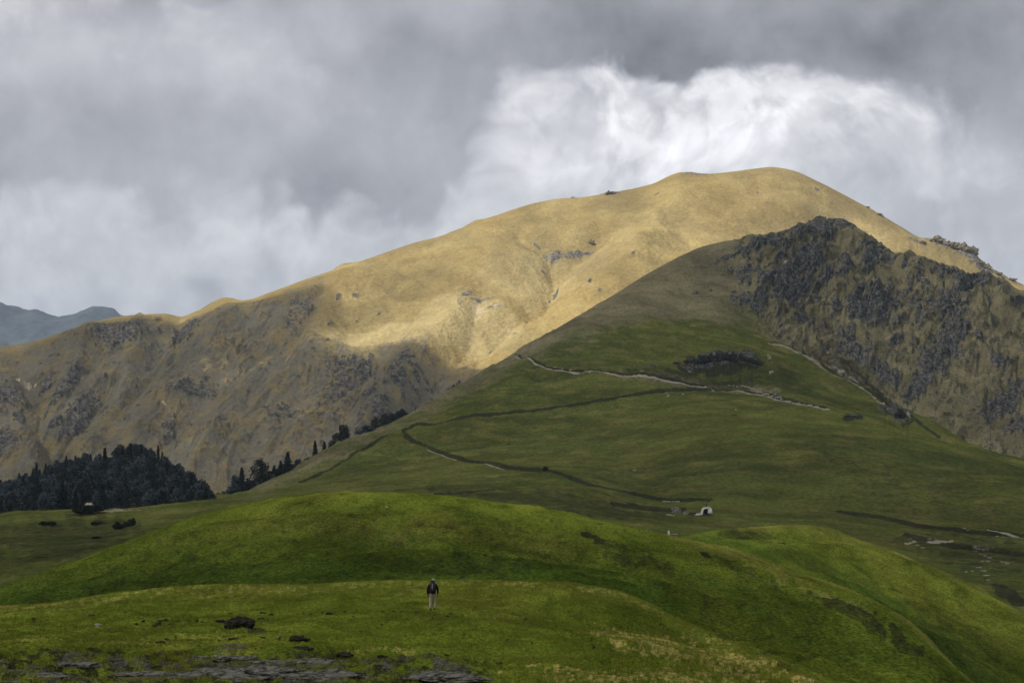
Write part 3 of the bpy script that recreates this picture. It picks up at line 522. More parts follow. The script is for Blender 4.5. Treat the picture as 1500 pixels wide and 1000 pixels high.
co = np.concatenate([np.stack([GX, GY, zb], -1).reshape(-1, 3), np.stack([GX, GY, zt], -1).reshape(-1, 3)])
idx = np.arange(N).reshape(ny, nx)
fb = np.stack([idx[:-1, :-1], idx[1:, :-1], idx[1:, 1:], idx[:-1, 1:]], -1).reshape(-1, 4)
ft = np.stack([idx[:-1, :-1], idx[:-1, 1:], idx[1:, 1:], idx[1:, :-1]], -1).reshape(-1, 4) + N
ring = np.concatenate([idx[0, :-1], idx[:-1, -1], idx[-1, :0:-1], idx[:0:-1, 0]]); rn = np.roll(ring, -1)
fs = np.stack([ring, rn, rn + N, ring + N], -1)
q = np.concatenate([fb, ft, fs])
me.vertices.add(len(co)); me.vertices.foreach_set("co", co.astype(np.float32).ravel())
me.loops.add(q.size); me.loops.foreach_set("vertex_index", q.ravel().astype(np.int32))
me.polygons.add(len(q)); me.polygons.foreach_set("loop_start", np.arange(0, q.size, 4, dtype=np.int32))
me.polygons.foreach_set("use_smooth", np.ones(len(q), bool)); me.update(calc_edges=True)
at = me.attributes.new("thickness", 'FLOAT', 'POINT'); at.data.foreach_set("value", np.concatenate([dens.ravel()] * 2).astype(np.float32))
cm = bpy.data.materials.new("shade_cloud_vapour"); cm.use_nodes = True; t = NT(cm.node_tree); t.n.clear()
tr = t.new('ShaderNodeBsdfTransparent'); tl = t.new('ShaderNodeBsdfTranslucent'); df = t.new('ShaderNodeBsdfDiffuse')
tl.inputs['Color'].default_value = (.50, .52, .56, 1); df.inputs['Color'].default_value = (.5, .52, .56, 1)
m1 = t.new('ShaderNodeMixShader'); m1.inputs[0].default_value = .35; t.l.new(tl.outputs[0], m1.inputs[1]); t.l.new(df.outputs[0], m1.inputs[2])
m2 = t.new('ShaderNodeMixShader'); t.l.new(t.attr('thickness'), m2.inputs[0]); t.l.new(tr.outputs[0], m2.inputs[1]); t.l.new(m1.outputs[0], m2.inputs[2])
out = t.new('ShaderNodeOutputMaterial'); t.l.new(m2.outputs[0], out.inputs[0])
tag(link("shade_cloud_deck", me, cm), kind="structure")

# haze: the air between the hills
bm = bmesh.new(); bmesh.ops.create_cube(bm, size=1)
bmesh.ops.scale(bm, verts=bm.verts, vec=(56000, 60000, 1840)); bmesh.ops.translate(bm, verts=bm.verts, vec=(0, 8000, -130 + 920))
hm = bpy.data.materials.new("haze_air"); hm.use_nodes = True; t = NT(hm.node_tree); t.n.clear()
pv = t.new('ShaderNodeVolumePrincipled'); pv.inputs['Color'].default_value = (.62, .78, 1.0, 1); pv.inputs['Density'].default_value = 3.8e-5; pv.inputs['Anisotropy'].default_value = 0.0
out = t.new('ShaderNodeOutputMaterial'); t.l.new(pv.outputs[0], out.inputs['Volume'])
hz = from_bm("haze", bm, hm, smooth=False); tag(hz, kind="stuff")

# ------------------------------------------------------------------ sky
w = bpy.data.worlds.new("World"); scene.world = w; w.use_nodes = True
w.cycles.sampling_method = 'MANUAL'; w.cycles.sample_map_resolution = 256
t = NT(w.node_tree); t.n.clear()
D = t.new('ShaderNodeTexCoord').outputs['Generated']
sx = t.new('ShaderNodeSeparateXYZ'); t.l.new(D, sx.inputs[0])
yy = t.m('MAXIMUM', t.m('ABSOLUTE', sx.outputs[1]), 0.12)
p0 = t.m('MULTIPLY', t.m('DIVIDE', sx.outputs[0], yy), 2.083); q0 = t.m('MULTIPLY', t.m('DIVIDE', sx.outputs[2], yy), 2.083)
cb = t.new('ShaderNodeCombineXYZ'); t.l.new(t.m('ADD', p0, .035), cb.inputs[0]); t.l.new(q0, cb.inputs[1]); PV = cb.outputs[0]
def warp(vec, scale, amp, det):
    n = t.new('ShaderNodeTexNoise', noise_dimensions='2D'); t.put(n.inputs['Vector'], vec); n.inputs['Scale'].default_value = scale; n.inputs['Detail'].default_value = det; n.inputs['Roughness'].default_value = .55
    d = t.vm('SUBTRACT', n.outputs['Color'], (.5, .5, .5)); return t.vm('ADD', vec, t.vm('MULTIPLY', d, (amp, amp, 0)))
W0 = warp(PV, 2.6, .20, 3); W1 = warp(W0, 7.0, .05, 4)
ws = t.new('ShaderNodeSeparateXYZ'); t.l.new(W1, ws.inputs[0]); wp, wq = ws.outputs[0], ws.outputs[1]
def G(px, py, rx, ry, amp, rot=0):
    cx, cy = (px - 750) / 1000, (700 - py) / 1000
    dx = t.m('SUBTRACT', wp, cx); dy = t.m('SUBTRACT', wq, cy)
    c, s = math.cos(R(rot)), math.sin(R(rot))
    u = t.m('DIVIDE', t.m('ADD', t.m('MULTIPLY', dx, c), t.m('MULTIPLY', dy, s)), rx / 1000)
    v_ = t.m('DIVIDE', t.m('SUBTRACT', t.m('MULTIPLY', dy, c), t.m('MULTIPLY', dx, s)), ry / 1000)
    e = t.m('EXPONENT', t.m('MULTIPLY', t.m('ADD', t.m('MULTIPLY', u, u), t.m('MULTIPLY', v_, v_)), -1.0))
    return t.m('MULTIPLY', e, amp)
def total(lst):
    s = None
    for g in lst:
        e = G(*g); s = e if s is None else t.m('ADD', s, e)
    return s
# where the dark cloud bases hang (positive) and where the bright gaps are (negative)
cover = total([(430, 200, 420, 130, 1.0, -6), (60, 190, 300, 90, .55), (620, 270, 160, 70, .5), (700, 20, 320, 90, 1.0), (1200, 20, 520, 85, 1.4), (1480, 150, 150, 110, 1.0), (1000, 110, 60, 60, .35), (1430, 70, 200, 80, .6),
               (1120, 185, 290, 95, -1.4), (850, 190, 140, 90, -.8), (740, 220, 90, 70, -.5), (940, 115, 70, 50, -.5), (1010, 120, 30, 60, .7), (820, 330, 400, 60, -.6), (250, 400, 500, 75, -1.0), (1350, 300, 160, 60, -.25), (1300, 220, 100, 50, .1), (520, 40, 60, 50, -.2), (200, 40, 260, 60, -.35), (1420, 400, 300, 80, -.3)])
def voro(vec, scale, det):
    n = t.new('ShaderNodeTexVoronoi', feature='SMOOTH_F1', voronoi_dimensions='2D'); t.put(n.inputs['Vector'], vec)
    n.inputs['Scale'].default_value = scale; n.inputs['Detail'].default_value = det; n.inputs['Roughness'].default_value = .5; n.inputs['Smoothness'].default_value = .55
    return n.outputs['Distance']
soft = t.noise(W0, 3.4, 4, .5, dim='2D'); fine = t.noise(PV, 12.0, 7, .62, dim='2D'); puff = t.noise(W0, 4.6, 6, .52, dim='2D'); puff2 = t.noise(W0, 17.0, 5, .55, dim='2D')
bil = t.m('ADD', t.m('SUBTRACT', .42, voro(W0, 9.0, 2)), t.m('MULTIPLY', t.m('SUBTRACT', .42, voro(W0, 24.0, 2)), .5))
cover = t.m('ADD', cover, t.m('ADD', t.m('MULTIPLY', t.m('SUBTRACT', puff, .5), 3.6), t.m('MULTIPLY', t.m('SUBTRACT', puff2, .5), 1.1)))
cover = t.m('SUBTRACT', cover, t.m('MULTIPLY', bil, .45))
cv = t.ss(cover, -.45, .75)
light = total([(1110, 180, 290, 95, .42), (940, 115, 90, 60, .20), (860, 200, 120, 90, .14), (130, 280, 130, 22, .04), (400, 340, 220, 26, .02), (1440, 330, 60, 30, .10), (1310, 330, 90, 60, -.10), (1290, 235, 90, 30, -.10), (300, 430, 500, 60, -.03), (1450, 420, 160, 60, -.05), (1300, 300, 250, 60, -.05)])
Lb = t.m('ADD', t.m('ADD', .69, light), t.m('MULTIPLY', bil, t.m('ADD', .10, t.m('MULTIPLY', light, .6))))
Lb = t.m('ADD', Lb, t.m('MULTIPLY', t.m('SUBTRACT', t.ss(puff, .42, .58), .5), t.m('ADD', .05, t.m('MULTIPLY', light, .4))))
Lb = t.m('ADD', Lb, t.m('MULTIPLY', t.m('SUBTRACT', t.ss(puff2, .38, .62), .5), t.m('ADD', .06, t.m('MULTIPLY', light, .35))))
Lb = t.m('ADD', Lb, t.m('MULTIPLY', t.m('SUBTRACT', fine, .5), .30))
dk = total([(640, 80, 130, 60, -.08), (1250, 60, 420, 90, -.18), (1050, 90, 140, 40, -.05), (1480, 180, 120, 70, -.07), (180, 60, 300, 90, .15), (530, 40, 70, 40, .10), (560, 300, 220, 50, -.05), (900, 60, 200, 50, -.06), (420, 130, 140, 50, .06), (120, 200, 200, 40, -.03)])
Ld = t.m('ADD', t.m('ADD', .43, dk), t.m('MULTIPLY', t.m('SUBTRACT', soft, .5), .34))
Ld = t.m('ADD', Ld, t.m('MULTIPLY', t.m('SUBTRACT', fine, .5), .20))
Lum = t.m('ADD', t.m('MULTIPLY', Lb, t.m('SUBTRACT', 1.0, cv)), t.m('MULTIPLY', Ld, cv))
tint = t.mix(t.ss(Lum, .3, .8), (.965, .965, 1.06), (.99, .985, 1.02))
cloud = t.mix(1.0, t.mix(1.0, tint, Lum, 'MULTIPLY'), (10.0, 10.0, 10.0), 'MULTIPLY')
st = t.new('ShaderNodeTexSky', sky_type='NISHITA'); st.sun_disc = False; st.sun_elevation = R(SUN_EL); st.sun_rotation = math.atan2(to_sun.x, to_sun.y); st.altitude = 3000
below = t.ss(sx.outputs[2], -.06, .0)
skyc = t.mix(.96, st.outputs[0], cloud)
skyc = t.mix(below, (.9, .95, .8), skyc)
bg = t.new('ShaderNodeBackground'); bg.inputs['Strength'].default_value = .1; t.l.new(skyc, bg.inputs[0])
wo = t.new('ShaderNodeOutputWorld'); t.l.new(bg.outputs[0], wo.inputs[0])

#OBJECTS#
# ------------------------------------------------------------------ things on the land
from mathutils import noise as mn
def simple(name, c1, c2, scale=20, rough=.9, bump=.3, detail=6, spec=.05, coord='Object'):
    m, t, b = material(name)
    b.inputs['Roughness'].default_value = rough; b.inputs['Specular IOR Level'].default_value = spec
    V = t.new('ShaderNodeTexCoord').outputs[coord]
    n = t.noise(V, scale, detail, .65, .3)
    t.put(b.inputs['Base Color'], t.mix(t.ss(n, .35, .65), c1, c2))
    bp = t.new('ShaderNodeBump'); bp.inputs['Strength'].default_value = bump; bp.inputs['Distance'].default_value = .05
    t.put(bp.inputs['Height'], n); t.put(b.inputs['Normal'], bp.outputs[0]); return m
M_peat = simple("peaty_dark_rock", (.010, .010, .008), (.035, .032, .024), 4, bump=.8)
M_grey = simple("lichen_grey_rock", (.014, .014, .012), (.165, .16, .14), 5.5, bump=1.0, detail=9)
M_pale = simple("pale_stone", (.15, .145, .12), (.42, .40, .34), 1.2, bump=.6)
M_white = simple("whitewash", (.62, .61, .55), (.80, .79, .74), .9, bump=.3)
M_void = simple("painted_shade_stone", (.018, .018, .022), (.05, .05, .06), 1.0)  # near-black tone paints in the shade of the shelter's opening
M_bark = simple("bark", (.035, .028, .02), (.08, .065, .05), 3)
def leaf_mat(name, c1, c2):
    m, t, b = material(name); b.inputs['Specular IOR Level'].default_value = 0.05
    P = t.new('ShaderNodeNewGeometry').outputs['Position']; n = t.noise(P, .6, 3, .6)
    ri = t.new('ShaderNodeObjectInfo').outputs['Random']
    c = t.mix(t.ss(n, .35, .65), c1, c2)
    t.put(b.inputs['Base Color'], t.mix(1.0, c, t.ss(ri, 0, 1, .65, 1.35), 'MULTIPLY')); return m
M_fir = leaf_mat("fir_needles", (.024, .034, .034), (.048, .064, .064))
M_oak = leaf_mat("evergreen_oak_leaves", (.042, .056, .064), (.085, .105, .115))  # blue of the haze is mixed into fir and oak leaf colours
M_scrub = leaf_mat("grey_scrub_leaves", (.05, .058, .045), (.10, .105, .085))
M_shrub = leaf_mat("dark_shrub_leaves", (.012, .018, .008), (.030, .042, .014))

def rock_mesh(name, sx, sy, sz, seed, sub=4, rough=.35, flat=.0, mat=None):
    bm = bmesh.new(); bmesh.ops.create_icosphere(bm, subdivisions=sub, radius=1)
    off = Vector((seed * 7.3, seed * 3.1, seed * 1.7))
    for v in bm.verts:
        d = v.co.normalized()
        f = 1 + rough * (mn.fractal(d * 1.3 + off, .9, 2.1, 5) * .9 + .5 * (mn.voronoi(d * 1.8 + off)[0][0] - .35)) + rough * .25 * mn.noise(d * 9 + off)
        q = d * f; q.z = max(q.z, -.45) if q.z < 0 else q.z * (1 - flat * .3)
        v.co = Vector((q.x * sx, q.y * sy, q.z * sz))
    me = bpy.data.meshes.new(name); bm.to_mesh(me); bm.free()
    me.polygons.foreach_set("use_smooth", [sub >= 4] * len(me.polygons))
    if mat: me.materials.append(mat)
    return me
def put(name, me, loc, rz=0, s=(1, 1, 1), tilt=0):
    o = bpy.data.objects.new(name, me); col.objects.link(o); o.location = loc; o.rotation_euler = (tilt, 0, rz); o.scale = s; return o

# ---- rocks of the near meadow
p = ground_at("near_meadow", 352, 919)
b0 = put("boulder", rock_mesh("boulder", .62, .5, .34, 8, 5, .30, mat=M_peat), (p.x, p.y, p.z + .10), .2)
tag(b0, "large black humped boulder on the near grass left of the walker", "boulder")
for (px, py, sx, sz, lab) in [(437, 936, .40, .16, "flat black rock with a tapering right end on the near grass"),
                              (441, 951, .42, .10, "thin dark rock strip just above the grey slabs"),
                              (341, 938, .22, .12, "small black rock right below the big black boulder"),
                              (504, 961, .34, .17, "black rock at the upper edge of the mossy patch, right of the ledge"),
                              (732, 972, .12, .07, "small black stone alone on green grass right of the bottom slabs")]:
    p = ground_at("near_meadow", px, py)
    o = put("rock", rock_mesh("rock", sx * .8, sx * .55, sz * .7, px, 4, .5, mat=M_peat), (p.x, p.y, p.z + sz * .2), random.uniform(-.3, .3)); tag(o, lab, "rock")
slabs = [(335, 990, 1.25, .8, .16, "broad grey lichened slab, largest at the bottom edge of the meadow"),
         (455, 974, 1.5, .5, .20, "long grey ledge with a black hollow under it at the bottom of the meadow"),
         (395, 988, .7, .6, .24, "grey slab between the broad slab and the long ledge"),
         (480, 994, 1.0, .5, .20, "dark mossy slab under the hollow of the long ledge"),
         (342, 962, .62, .3, .06, "low pale grey slab showing through grass above the broad slab"),
         (112, 973, .55, .3, .12, "brownish grey slab at the lower left with a dark gap on its left"),
         (655, 992, .85, .5, .10, "smooth grey slab at the bottom, rightmost of the exposed slabs"),
         (292, 963, .30, .2, .08, "small grey stone above the left end of the slabs"),
         (215, 990, .9, .4, .10, "cracked grey slab sunk in moss left of the broad slab"),
         (60, 992, .8, .4, .09, "reddish grey slab at the bottom left corner")]
for i, (px, py, sx, sy, sz, lab) in enumerate(slabs):
    p = ground_at("near_meadow", px, min(py, 1003))
    o = put("rock_slab", rock_mesh("rock_slab", sx, sy, sz, 20 + i, 5, .5, 1, mat=M_grey), (p.x, p.y, p.z + sz * .15), random.uniform(-.15, .15), tilt=R(4))
    tag(o, lab, "rock slab")
clod = [rock_mesh("clod", .13, .10, .07, 60 + i, 3, .6, mat=M_peat) for i in range(3)]
rng = random.Random(11)
spots = [(200, 914), (210, 910), (243, 908), (250, 914), (236, 911), (273, 909), (296, 911), (304, 907), (318, 909), (326, 911), (337, 899), (383, 907), (385, 898), (397, 901), (410, 899), (423, 899), (438, 898), (452, 898), (455, 901), (472, 898), (482, 899), (505, 896), (522, 894), (530, 897), (545, 897), (560, 896), (576, 896), (590, 897), (611, 898), (626, 897), (385, 934), (463, 942), (659, 899), (194, 895), (134, 902), (655, 903), (235, 942), (245, 938), (655, 960), (560, 962)]
for i, (px, py) in enumerate(spots):
    p = ground_at("near_meadow", px, py); s = rng.uniform(.5, 1.25)
    o = put("clod", clod[i % 3], (p.x, p.y, p.z + .01), rng.uniform(0, 3), (s * rng.uniform(1, 1.7), s, s * rng.uniform(.7, 1.1)))
    tag(o, "small dark clod of peat lying on the near grass", "clod", "dark clods scattered on the near grass")
p = ground_at("near_meadow", 143, 915); tag(put("rock", rock_mesh("rock", .17, .12, .08, 71, 4, .4, mat=M_pale), p, .2), "single pale stone on the grass at the far left", "rock")

# ---- grass tufts of the near meadow
rs = np.random.RandomState(5); L = LAYERS["near_meadow"]
rr_, cc_ = np.where((L['v'] > 1.9) & (L['v'] < 4.02) & (L['px'] > -40) & (L['px'] < 1250))
wgt = np.clip(.35 + fbm(L['X'][rr_, cc_] / 2.2, L['Y'][rr_, cc_] / 2.2, 3, 5), .05, 1) * (L['Y'][rr_, cc_] / 40) ** 1.2
pick = rs.choice(len(rr_), 45000, p=wgt / wgt.sum())
bx, by, bz = L['X'][rr_[pick], cc_[pick]], L['Y'][rr_[pick], cc_[pick]], L['Z'][rr_[pick], cc_[pick]]
bx = bx + rs.uniform(-.1, .1, len(bx)); NB = 6; n = len(bx) * NB
bx = np.repeat(bx, NB) + rs.normal(0, .05, n); by = np.repeat(by, NB) + rs.normal(0, .05, n); bz = np.repeat(bz, NB) - .015
hgt = rs.uniform(.04, .11, n) * np.repeat(rs.uniform(.6, 1.5, len(pick)), NB); an = rs.uniform(0, 6.28, n); ln = rs.uniform(0, .8, n) * hgt; wd = rs.uniform(.006, .013, n)
A = np.stack([bx - wd * np.cos(an), by - wd * np.sin(an), bz], -1); B = np.stack([bx + wd * np.cos(an), by + wd * np.sin(an), bz], -1)
C_ = np.stack([bx + ln * np.sin(an * 3), by + ln * np.cos(an * 3), bz + hgt], -1)
co = np.stack([A, B, C_], 1).reshape(-1, 3).astype(np.float32)
me = bpy.data.meshes.new("grass"); me.vertices.add(len(co)); me.vertices.foreach_set("co", co.ravel())
me.loops.add(n * 3); me.loops.foreach_set("vertex_index", np.arange(n * 3, dtype=np.int32)); me.polygons.add(n); me.polygons.foreach_set("loop_start", np.arange(0, n * 3, 3, dtype=np.int32)); me.update(calc_edges=True)
gm, t, b = material("grass_blades"); b.inputs['Specular IOR Level'].default_value = 0
P = t.new('ShaderNodeNewGeometry').outputs['Position']; c = t.mix(t.ss(t.noise(P, .5, 4, .6), .4, .62), (.10, .13, .014), (.18, .19, .03)); c = t.mix(t.ss(t.noise(P, 9, 2, .6), .58, .7), c, (.30, .27, .10)); t.put(b.inputs['Base Color'], c)
tag(link("grass", me, gm), kind="stuff")

# ---- trees
def leaf_cloud(name, pts, size, mat, seed, droop=0.0):
    r = np.random.RandomState(seed); n = len(pts); pts = np.array(pts)
    a = r.normal(size=(n, 3)); a /= np.linalg.norm(a, axis=1)[:, None]; b_ = r.normal(size=(n, 3)); b_ -= (a * b_).sum(1)[:, None] * a; b_ /= np.linalg.norm(b_, axis=1)[:, None]
    a[:, 2] *= (1 - droop); b_[:, 2] = b_[:, 2] * .6 - droop * .4
    s = size * r.uniform(.6, 1.4, (n, 1)); q = np.stack([pts - a * s, pts + b_ * s * .8, pts + a * s, pts - b_ * s * .9], 1).reshape(-1, 3)
    me = bpy.data.meshes.new(name); me.vertices.add(n * 4); me.vertices.foreach_set("co", q.astype(np.float32).ravel())
    me.loops.add(n * 4); me.loops.foreach_set("vertex_index", np.arange(n * 4, dtype=np.int32)); me.polygons.add(n); me.polygons.foreach_set("loop_start", np.arange(0, n * 4, 4, dtype=np.int32)); me.update(calc_edges=True)
    me.materials.append(mat); return me
def trunk_mesh(name, h, r0, limbs, seed):
    bm = bmesh.new(); r = random.Random(seed)
    def tube(a, b, ra, rb, n=6):
        d = (b - a); q = d.to_track_quat('Z', 'Y'); rings = []
        for pt, rad in ((a, ra), (b, rb)):
            rings.append([bm.verts.new(pt + q @ Vector((math.cos(k * 2 * math.pi / n) * rad, math.sin(k * 2 * math.pi / n) * rad, 0))) for k in range(n)])
        for k in range(n): bm.faces.new((rings[0][k], rings[0][(k + 1) % n], rings[1][(k + 1) % n], rings[1][k]))
    prev = Vector((0, 0, -.6)); pr = r0
    for i in range(1, 6):
        nx_ = Vector((r.uniform(-.15, .15), r.uniform(-.15, .15), h * i / 5)); nr = r0 * (1 - .16 * i); tube(prev, nx_, pr, nr); prev, pr = nx_, nr
    for i in range(limbs):
        z = h * r.uniform(.3, .9); an = r.uniform(0, 6.28); l = h * r.uniform(.2, .35)
        tube(Vector((0, 0, z)), Vector((math.cos(an) * l, math.sin(an) * l, z + l * r.uniform(.2, .8))), r0 * .4, r0 * .12, 4)
    me = bpy.data.meshes.new(name); bm.to_mesh(me); bm.free(); me.materials.append(M_bark); return me
def fir(seed, h=15.0, rad=3.2, n=2600, mat=None):
    r = random.Random(seed); pts = []
    ph = [r.uniform(0, 6.28) for _ in range(4)]
    lean = (r.uniform(-.3, .3), r.uniform(-.3, .3))
    while len(pts) < n:
        z = r.random() ** 1.25; an = r.uniform(0, 6.28)
        lvl = .78 + .30 * math.sin(z * 44 + math.sin(an * 3 + ph[0]) * 1.1) * (1 - z * .5)
        bl = .80 + .28 * math.sin(an * 5 + z * 17 + ph[1]) + .16 * math.sin(an * 9 + ph[2] + z * 31)
        R_ = rad * (1 - z) ** .8 * lvl * bl + .15
        q = R_ * (r.random() ** .45)
        pts.append((math.cos(an) * q + lean[0] * z, math.sin(an) * q + lean[1] * z, h * (.08 + .92 * z) - q * .28))
    return ("fir_tree", leaf_cloud("crown", pts, .42, mat or M_fir, seed, .35), trunk_mesh("trunk", h * .9, .28, 3, seed))
def oak(seed, h=12.0, rad=4.6, n=3000, mat=None):
    r = random.Random(seed); pts = []; cl = []
    for i in range(17):
        z = r.random(); R_ = rad * (.95 - .75 * z ** 1.6) * r.uniform(.35, .85); an = r.uniform(0, 6.28)
        cl.append((math.cos(an) * R_, math.sin(an) * R_, h * (.22 + .66 * z), rad * r.uniform(.20, .42)))
    cl.append((r.uniform(-.5, .5), 0, h * .9, rad * .25))
    tot = sum(c[3] ** 2 for c in cl)
    for c in cl:
        for k in range(int(n * c[3] ** 2 / tot)):
            d = Vector((r.gauss(0, 1), r.gauss(0, 1), r.gauss(0, 1))).normalized() * (r.random() ** .33) * c[3] * (1 + .25 * math.sin(k * 1.7))
            pts.append((c[0] + d.x, c[1] + d.y, c[2] + d.z * 1.15))
    return ("oak_tree", leaf_cloud("crown", pts, .40, mat or M_oak, seed), trunk_mesh("trunk", h * .7, .32, 6, seed))
FIR = [fir(101), fir(102, rad=2.4), fir(103, rad=3.9, n=3200), fir(104, rad=1.7, n=1600)]
OAK = [oak(201), oak(202, rad=5.2), oak(203, h=14, rad=4.2), oak(204, h=10, rad=5.4)]
GREY = [oak(301, mat=M_scrub), fir(302, rad=3.6, mat=M_scrub), oak(303, rad=5.0, n=1500, mat=M_scrub)]
HGT = {}
for k in FIR + OAK + GREY: HGT[k[1].name] = max(v.co.z for v in k[1].vertices)
def tree(kind, loc, hgt, lab, group=None, cat="tree", wide=1.0, name=None):
    nm, cr, tk = kind; s = hgt / HGT[cr.name]
    o = empty(name or nm, loc, random.uniform(0, 6.28)); o.scale = (s * wide, s * wide, s)
    for part, me in (("crown", cr), ("trunk", tk)):
        c = bpy.data.objects.new(part, me); col.objects.link(c); c.parent = o
    tag(o, lab, cat, group); return o
def ghill(px, Y):
    """ground height of the green hill sheet near a photo column and distance"""
    L = LAYERS["green_hill"]; j = int(round((px + 150) / 1.1)); j = max(0, min(j, L['px'].shape[1] - 1))
    i = int(np.argmin(np.abs(L['Y'][:, j] - Y))); return Vector((float(L['X'][i, j]), float(L['Y'][i, j]), float(L['Z'][i, j])))
TOPX = [-100, 0, 23, 45, 53, 62, 79, 109, 127, 141, 154, 163, 172, 186, 204, 227, 245, 272, 295, 305, 312]
TOPY = [705, 700, 693, 687, 680, 684, 670, 658, 654, 662, 662, 664, 648, 641, 645, 650, 662, 680, 697, 712, 740]
rt = random.Random(23)
for Y in range(790, 1110, 22):
    px = -70 + rt.uniform(0, 9)
    while px < 308:
        q = ghill(px + 0, Y); row = HOR - q.z / q.y * FPX
        top = float(np.interp(px, TOPX, TOPY)) + 2
        col_px = 750 + q.x / q.y * FPX
        need = (row - top) / FPX * q.y
        h = rt.uniform(11.5, 16.0); f_ = rt.random() < .34
        if Y < 850: h *= .8
        if need < h: h = need * (rt.uniform(.92, 1.14) if f_ else rt.uniform(.84, 1.0))
        if h > 5.0:
            f = f_
            k = rt.choice(FIR) if f else rt.choice(OAK)
            tree(k, (q.x + rt.uniform(-1.5, 1.5), q.y + rt.uniform(-6, 6), q.z - .8), h,
                 "dark pointed fir packed among the blue-black trees of the wood at the left" if f else "dark round-headed evergreen packed into the wood at the left",
                 "firs inside the wood at the left" if f else "round-headed trees inside the wood at the left", wide=rt.uniform(1.05, 1.45))
        px += rt.uniform(15, 24) * 900 / Y
for (px, top, base, k, wide, lab) in [
        (92, 705, 750, FIR[2], 1.25, "broad black fir standing out at the front of the wood on the left lawn"),
        (50, 712, 753, FIR[1], 1.2, "narrow black fir at the front of the wood, left of the broad black fir"),
        (9, 727, 757, FIR[2], 1.1, "short black fir at the left edge of the photo in front of the wood"),
        (150, 708, 748, FIR[0], 1.3, "black fir behind the little pale-roofed hut"),
        (201, 733, 749, FIR[1], 1.3, "small black fir at the foot of the wood right of the hut"),
        (154, 655, 700, FIR[3], 1.2, "slim pointed fir rising alone above the dip in the wood's skyline"),
        (53, 677, 712, FIR[3], 1.1, "thin ragged fir sticking up at the left part of the wood's skyline"),
        (233, 730, 744, FIR[0], 1.0, "small dark fir at the right foot of the wood")]:
    Y = 960 if top < 700 else 765
    q = ghill(px, Y); zb_ = min(q.z, (HOR - base) / FPX * Y); hh = (HOR - top) / FPX * Y - q.z
    tree(k, ((px - 750) / FPX * q.y, q.y, q.z - .4), hh + .4, lab, wide=wide)
for k_, (px, top) in enumerate([(334, 716), (350, 704), (371, 704), (387, 694), (398, 690), (406, 686), (416, 680), (428, 679), (444, 679), (457, 668), (468, 664), (479, 658), (488, 657), (497, 652), (507, 650), (516, 643), (524, 640), (531, 632), (546, 622), (557, 616), (569, 613), (583, 604)]):
    r0 = float(np.interp(px, [300, 340, 380, 430, 500, 550, 600], [738, 728, 709, 687, 655, 630, 605])); Y = float(np.interp(px, [300, 340, 380, 430, 500, 550, 600], [900, 935, 965, 990, 1025, 1045, 1085])) + 20
    z0 = (HOR - r0) / FPX * Y - 3.5; hh = (HOR - top) / FPX * Y - z0
    tree(OAK[k_ % 4], ((px - 750) / FPX * Y, Y, z0), hh, "low dark bushy tree filling the gaps between the taller trees behind the spur", "low bushy trees filling in behind the spur", wide=2.0)
SX = [300, 340, 380, 430, 500, 550, 600]; SY = [738, 728, 709, 687, 655, 630, 605]; SD = [900, 935, 965, 990, 1025, 1045, 1085]
for (px, top, k, wide, lab) in [
        (300, 703, FIR[0], 1.0, "dark fir at the right end of the wood beside the open slope"),
        (309, 718, OAK[0], 1.0, "small dark round tree between the wood and the spur"),
        (319, 721, FIR[1], 1.2, "small dark fir just right of the wood's end"),
        (328, 724, OAK[3], .9, "lowest dark bushy tree where spur and lawn meet"),
        (345, 694, OAK[2], .8, "round blue-green tree at the left of the spur's tree line"),
        (354, 684, FIR[1], 1.1, "tall dark fir at the left end of the spur's tree line"),
        (364, 699, OAK[0], .9, "bushy green-black tree right of the tall left fir on the spur"),
        (381, 670, GREY[2], 1.0, "thin grey-green tree with a flat dark top behind the spur"),
        (394, 689, FIR[2], .9, "low dark fir left of the stepped firs on the spur"),
        (402, 681, FIR[0], 1.1, "second step of the rising dark firs on the spur"),
        (411, 674, FIR[0], 1.1, "dark fir touching the left side of the broad central fir"),
        (421, 661, FIR[2], 1.05, "broad tall black fir in the middle of the spur's tree line"),
        (436, 671, OAK[2], .8, "dark round tree right of the broad central fir"),
        (451, 669, OAK[0], .8, "dark bushy tree left of the thin spire on the spur"),
        (462, 645, FIR[3], 1.3, "thin dark spire, slimmest and tallest tree on the spur"),
        (475, 646, FIR[1], 1.1, "dark fir right of the thin spire"),
        (483, 650, FIR[1], 1.0, "dark fir squeezed between two others right of the spire"),
        (492, 645, OAK[2], .9, "dark full-crowned tree before the pale grey one"),
        (500, 619, GREY[0], .9, "tall pale grey-green tree rising above the dark ones on the spur"),
        (511, 642, FIR[0], 1.1, "small pointed black fir at the right of the main group on the spur"),
        (526, 634, FIR[1], 1.2, "short dark fir between the main group and the wide lone bushy tree"),
        (539, 622, OAK[3], 1.25, "wide dark bushy tree alone further up the spur"),
        (552, 608, GREY[0], .9, "grey scrubby tree above the lone dark bushy tree"),
        (563, 604, GREY[2], 1.0, "thin grey scrubby tree near the upper end of the spur's trees"),
        (574, 604, OAK[0], .8, "small dark tree near the upper end of the spur's trees"),
        (590, 598, OAK[1], .8, "topmost small dark tree peeping over the spur")]:
    r0 = float(np.interp(px, SX, SY)); Y = float(np.interp(px, SX, SD)) + 14
    z0 = (HOR - r0) / FPX * Y - 3.0; hh = (HOR - top) / FPX * Y - z0
    tree(k, ((px - 750) / FPX * Y, Y, z0), hh, lab, wide=wide * 1.55 * max(.8, min(1.4, 12 / hh)))
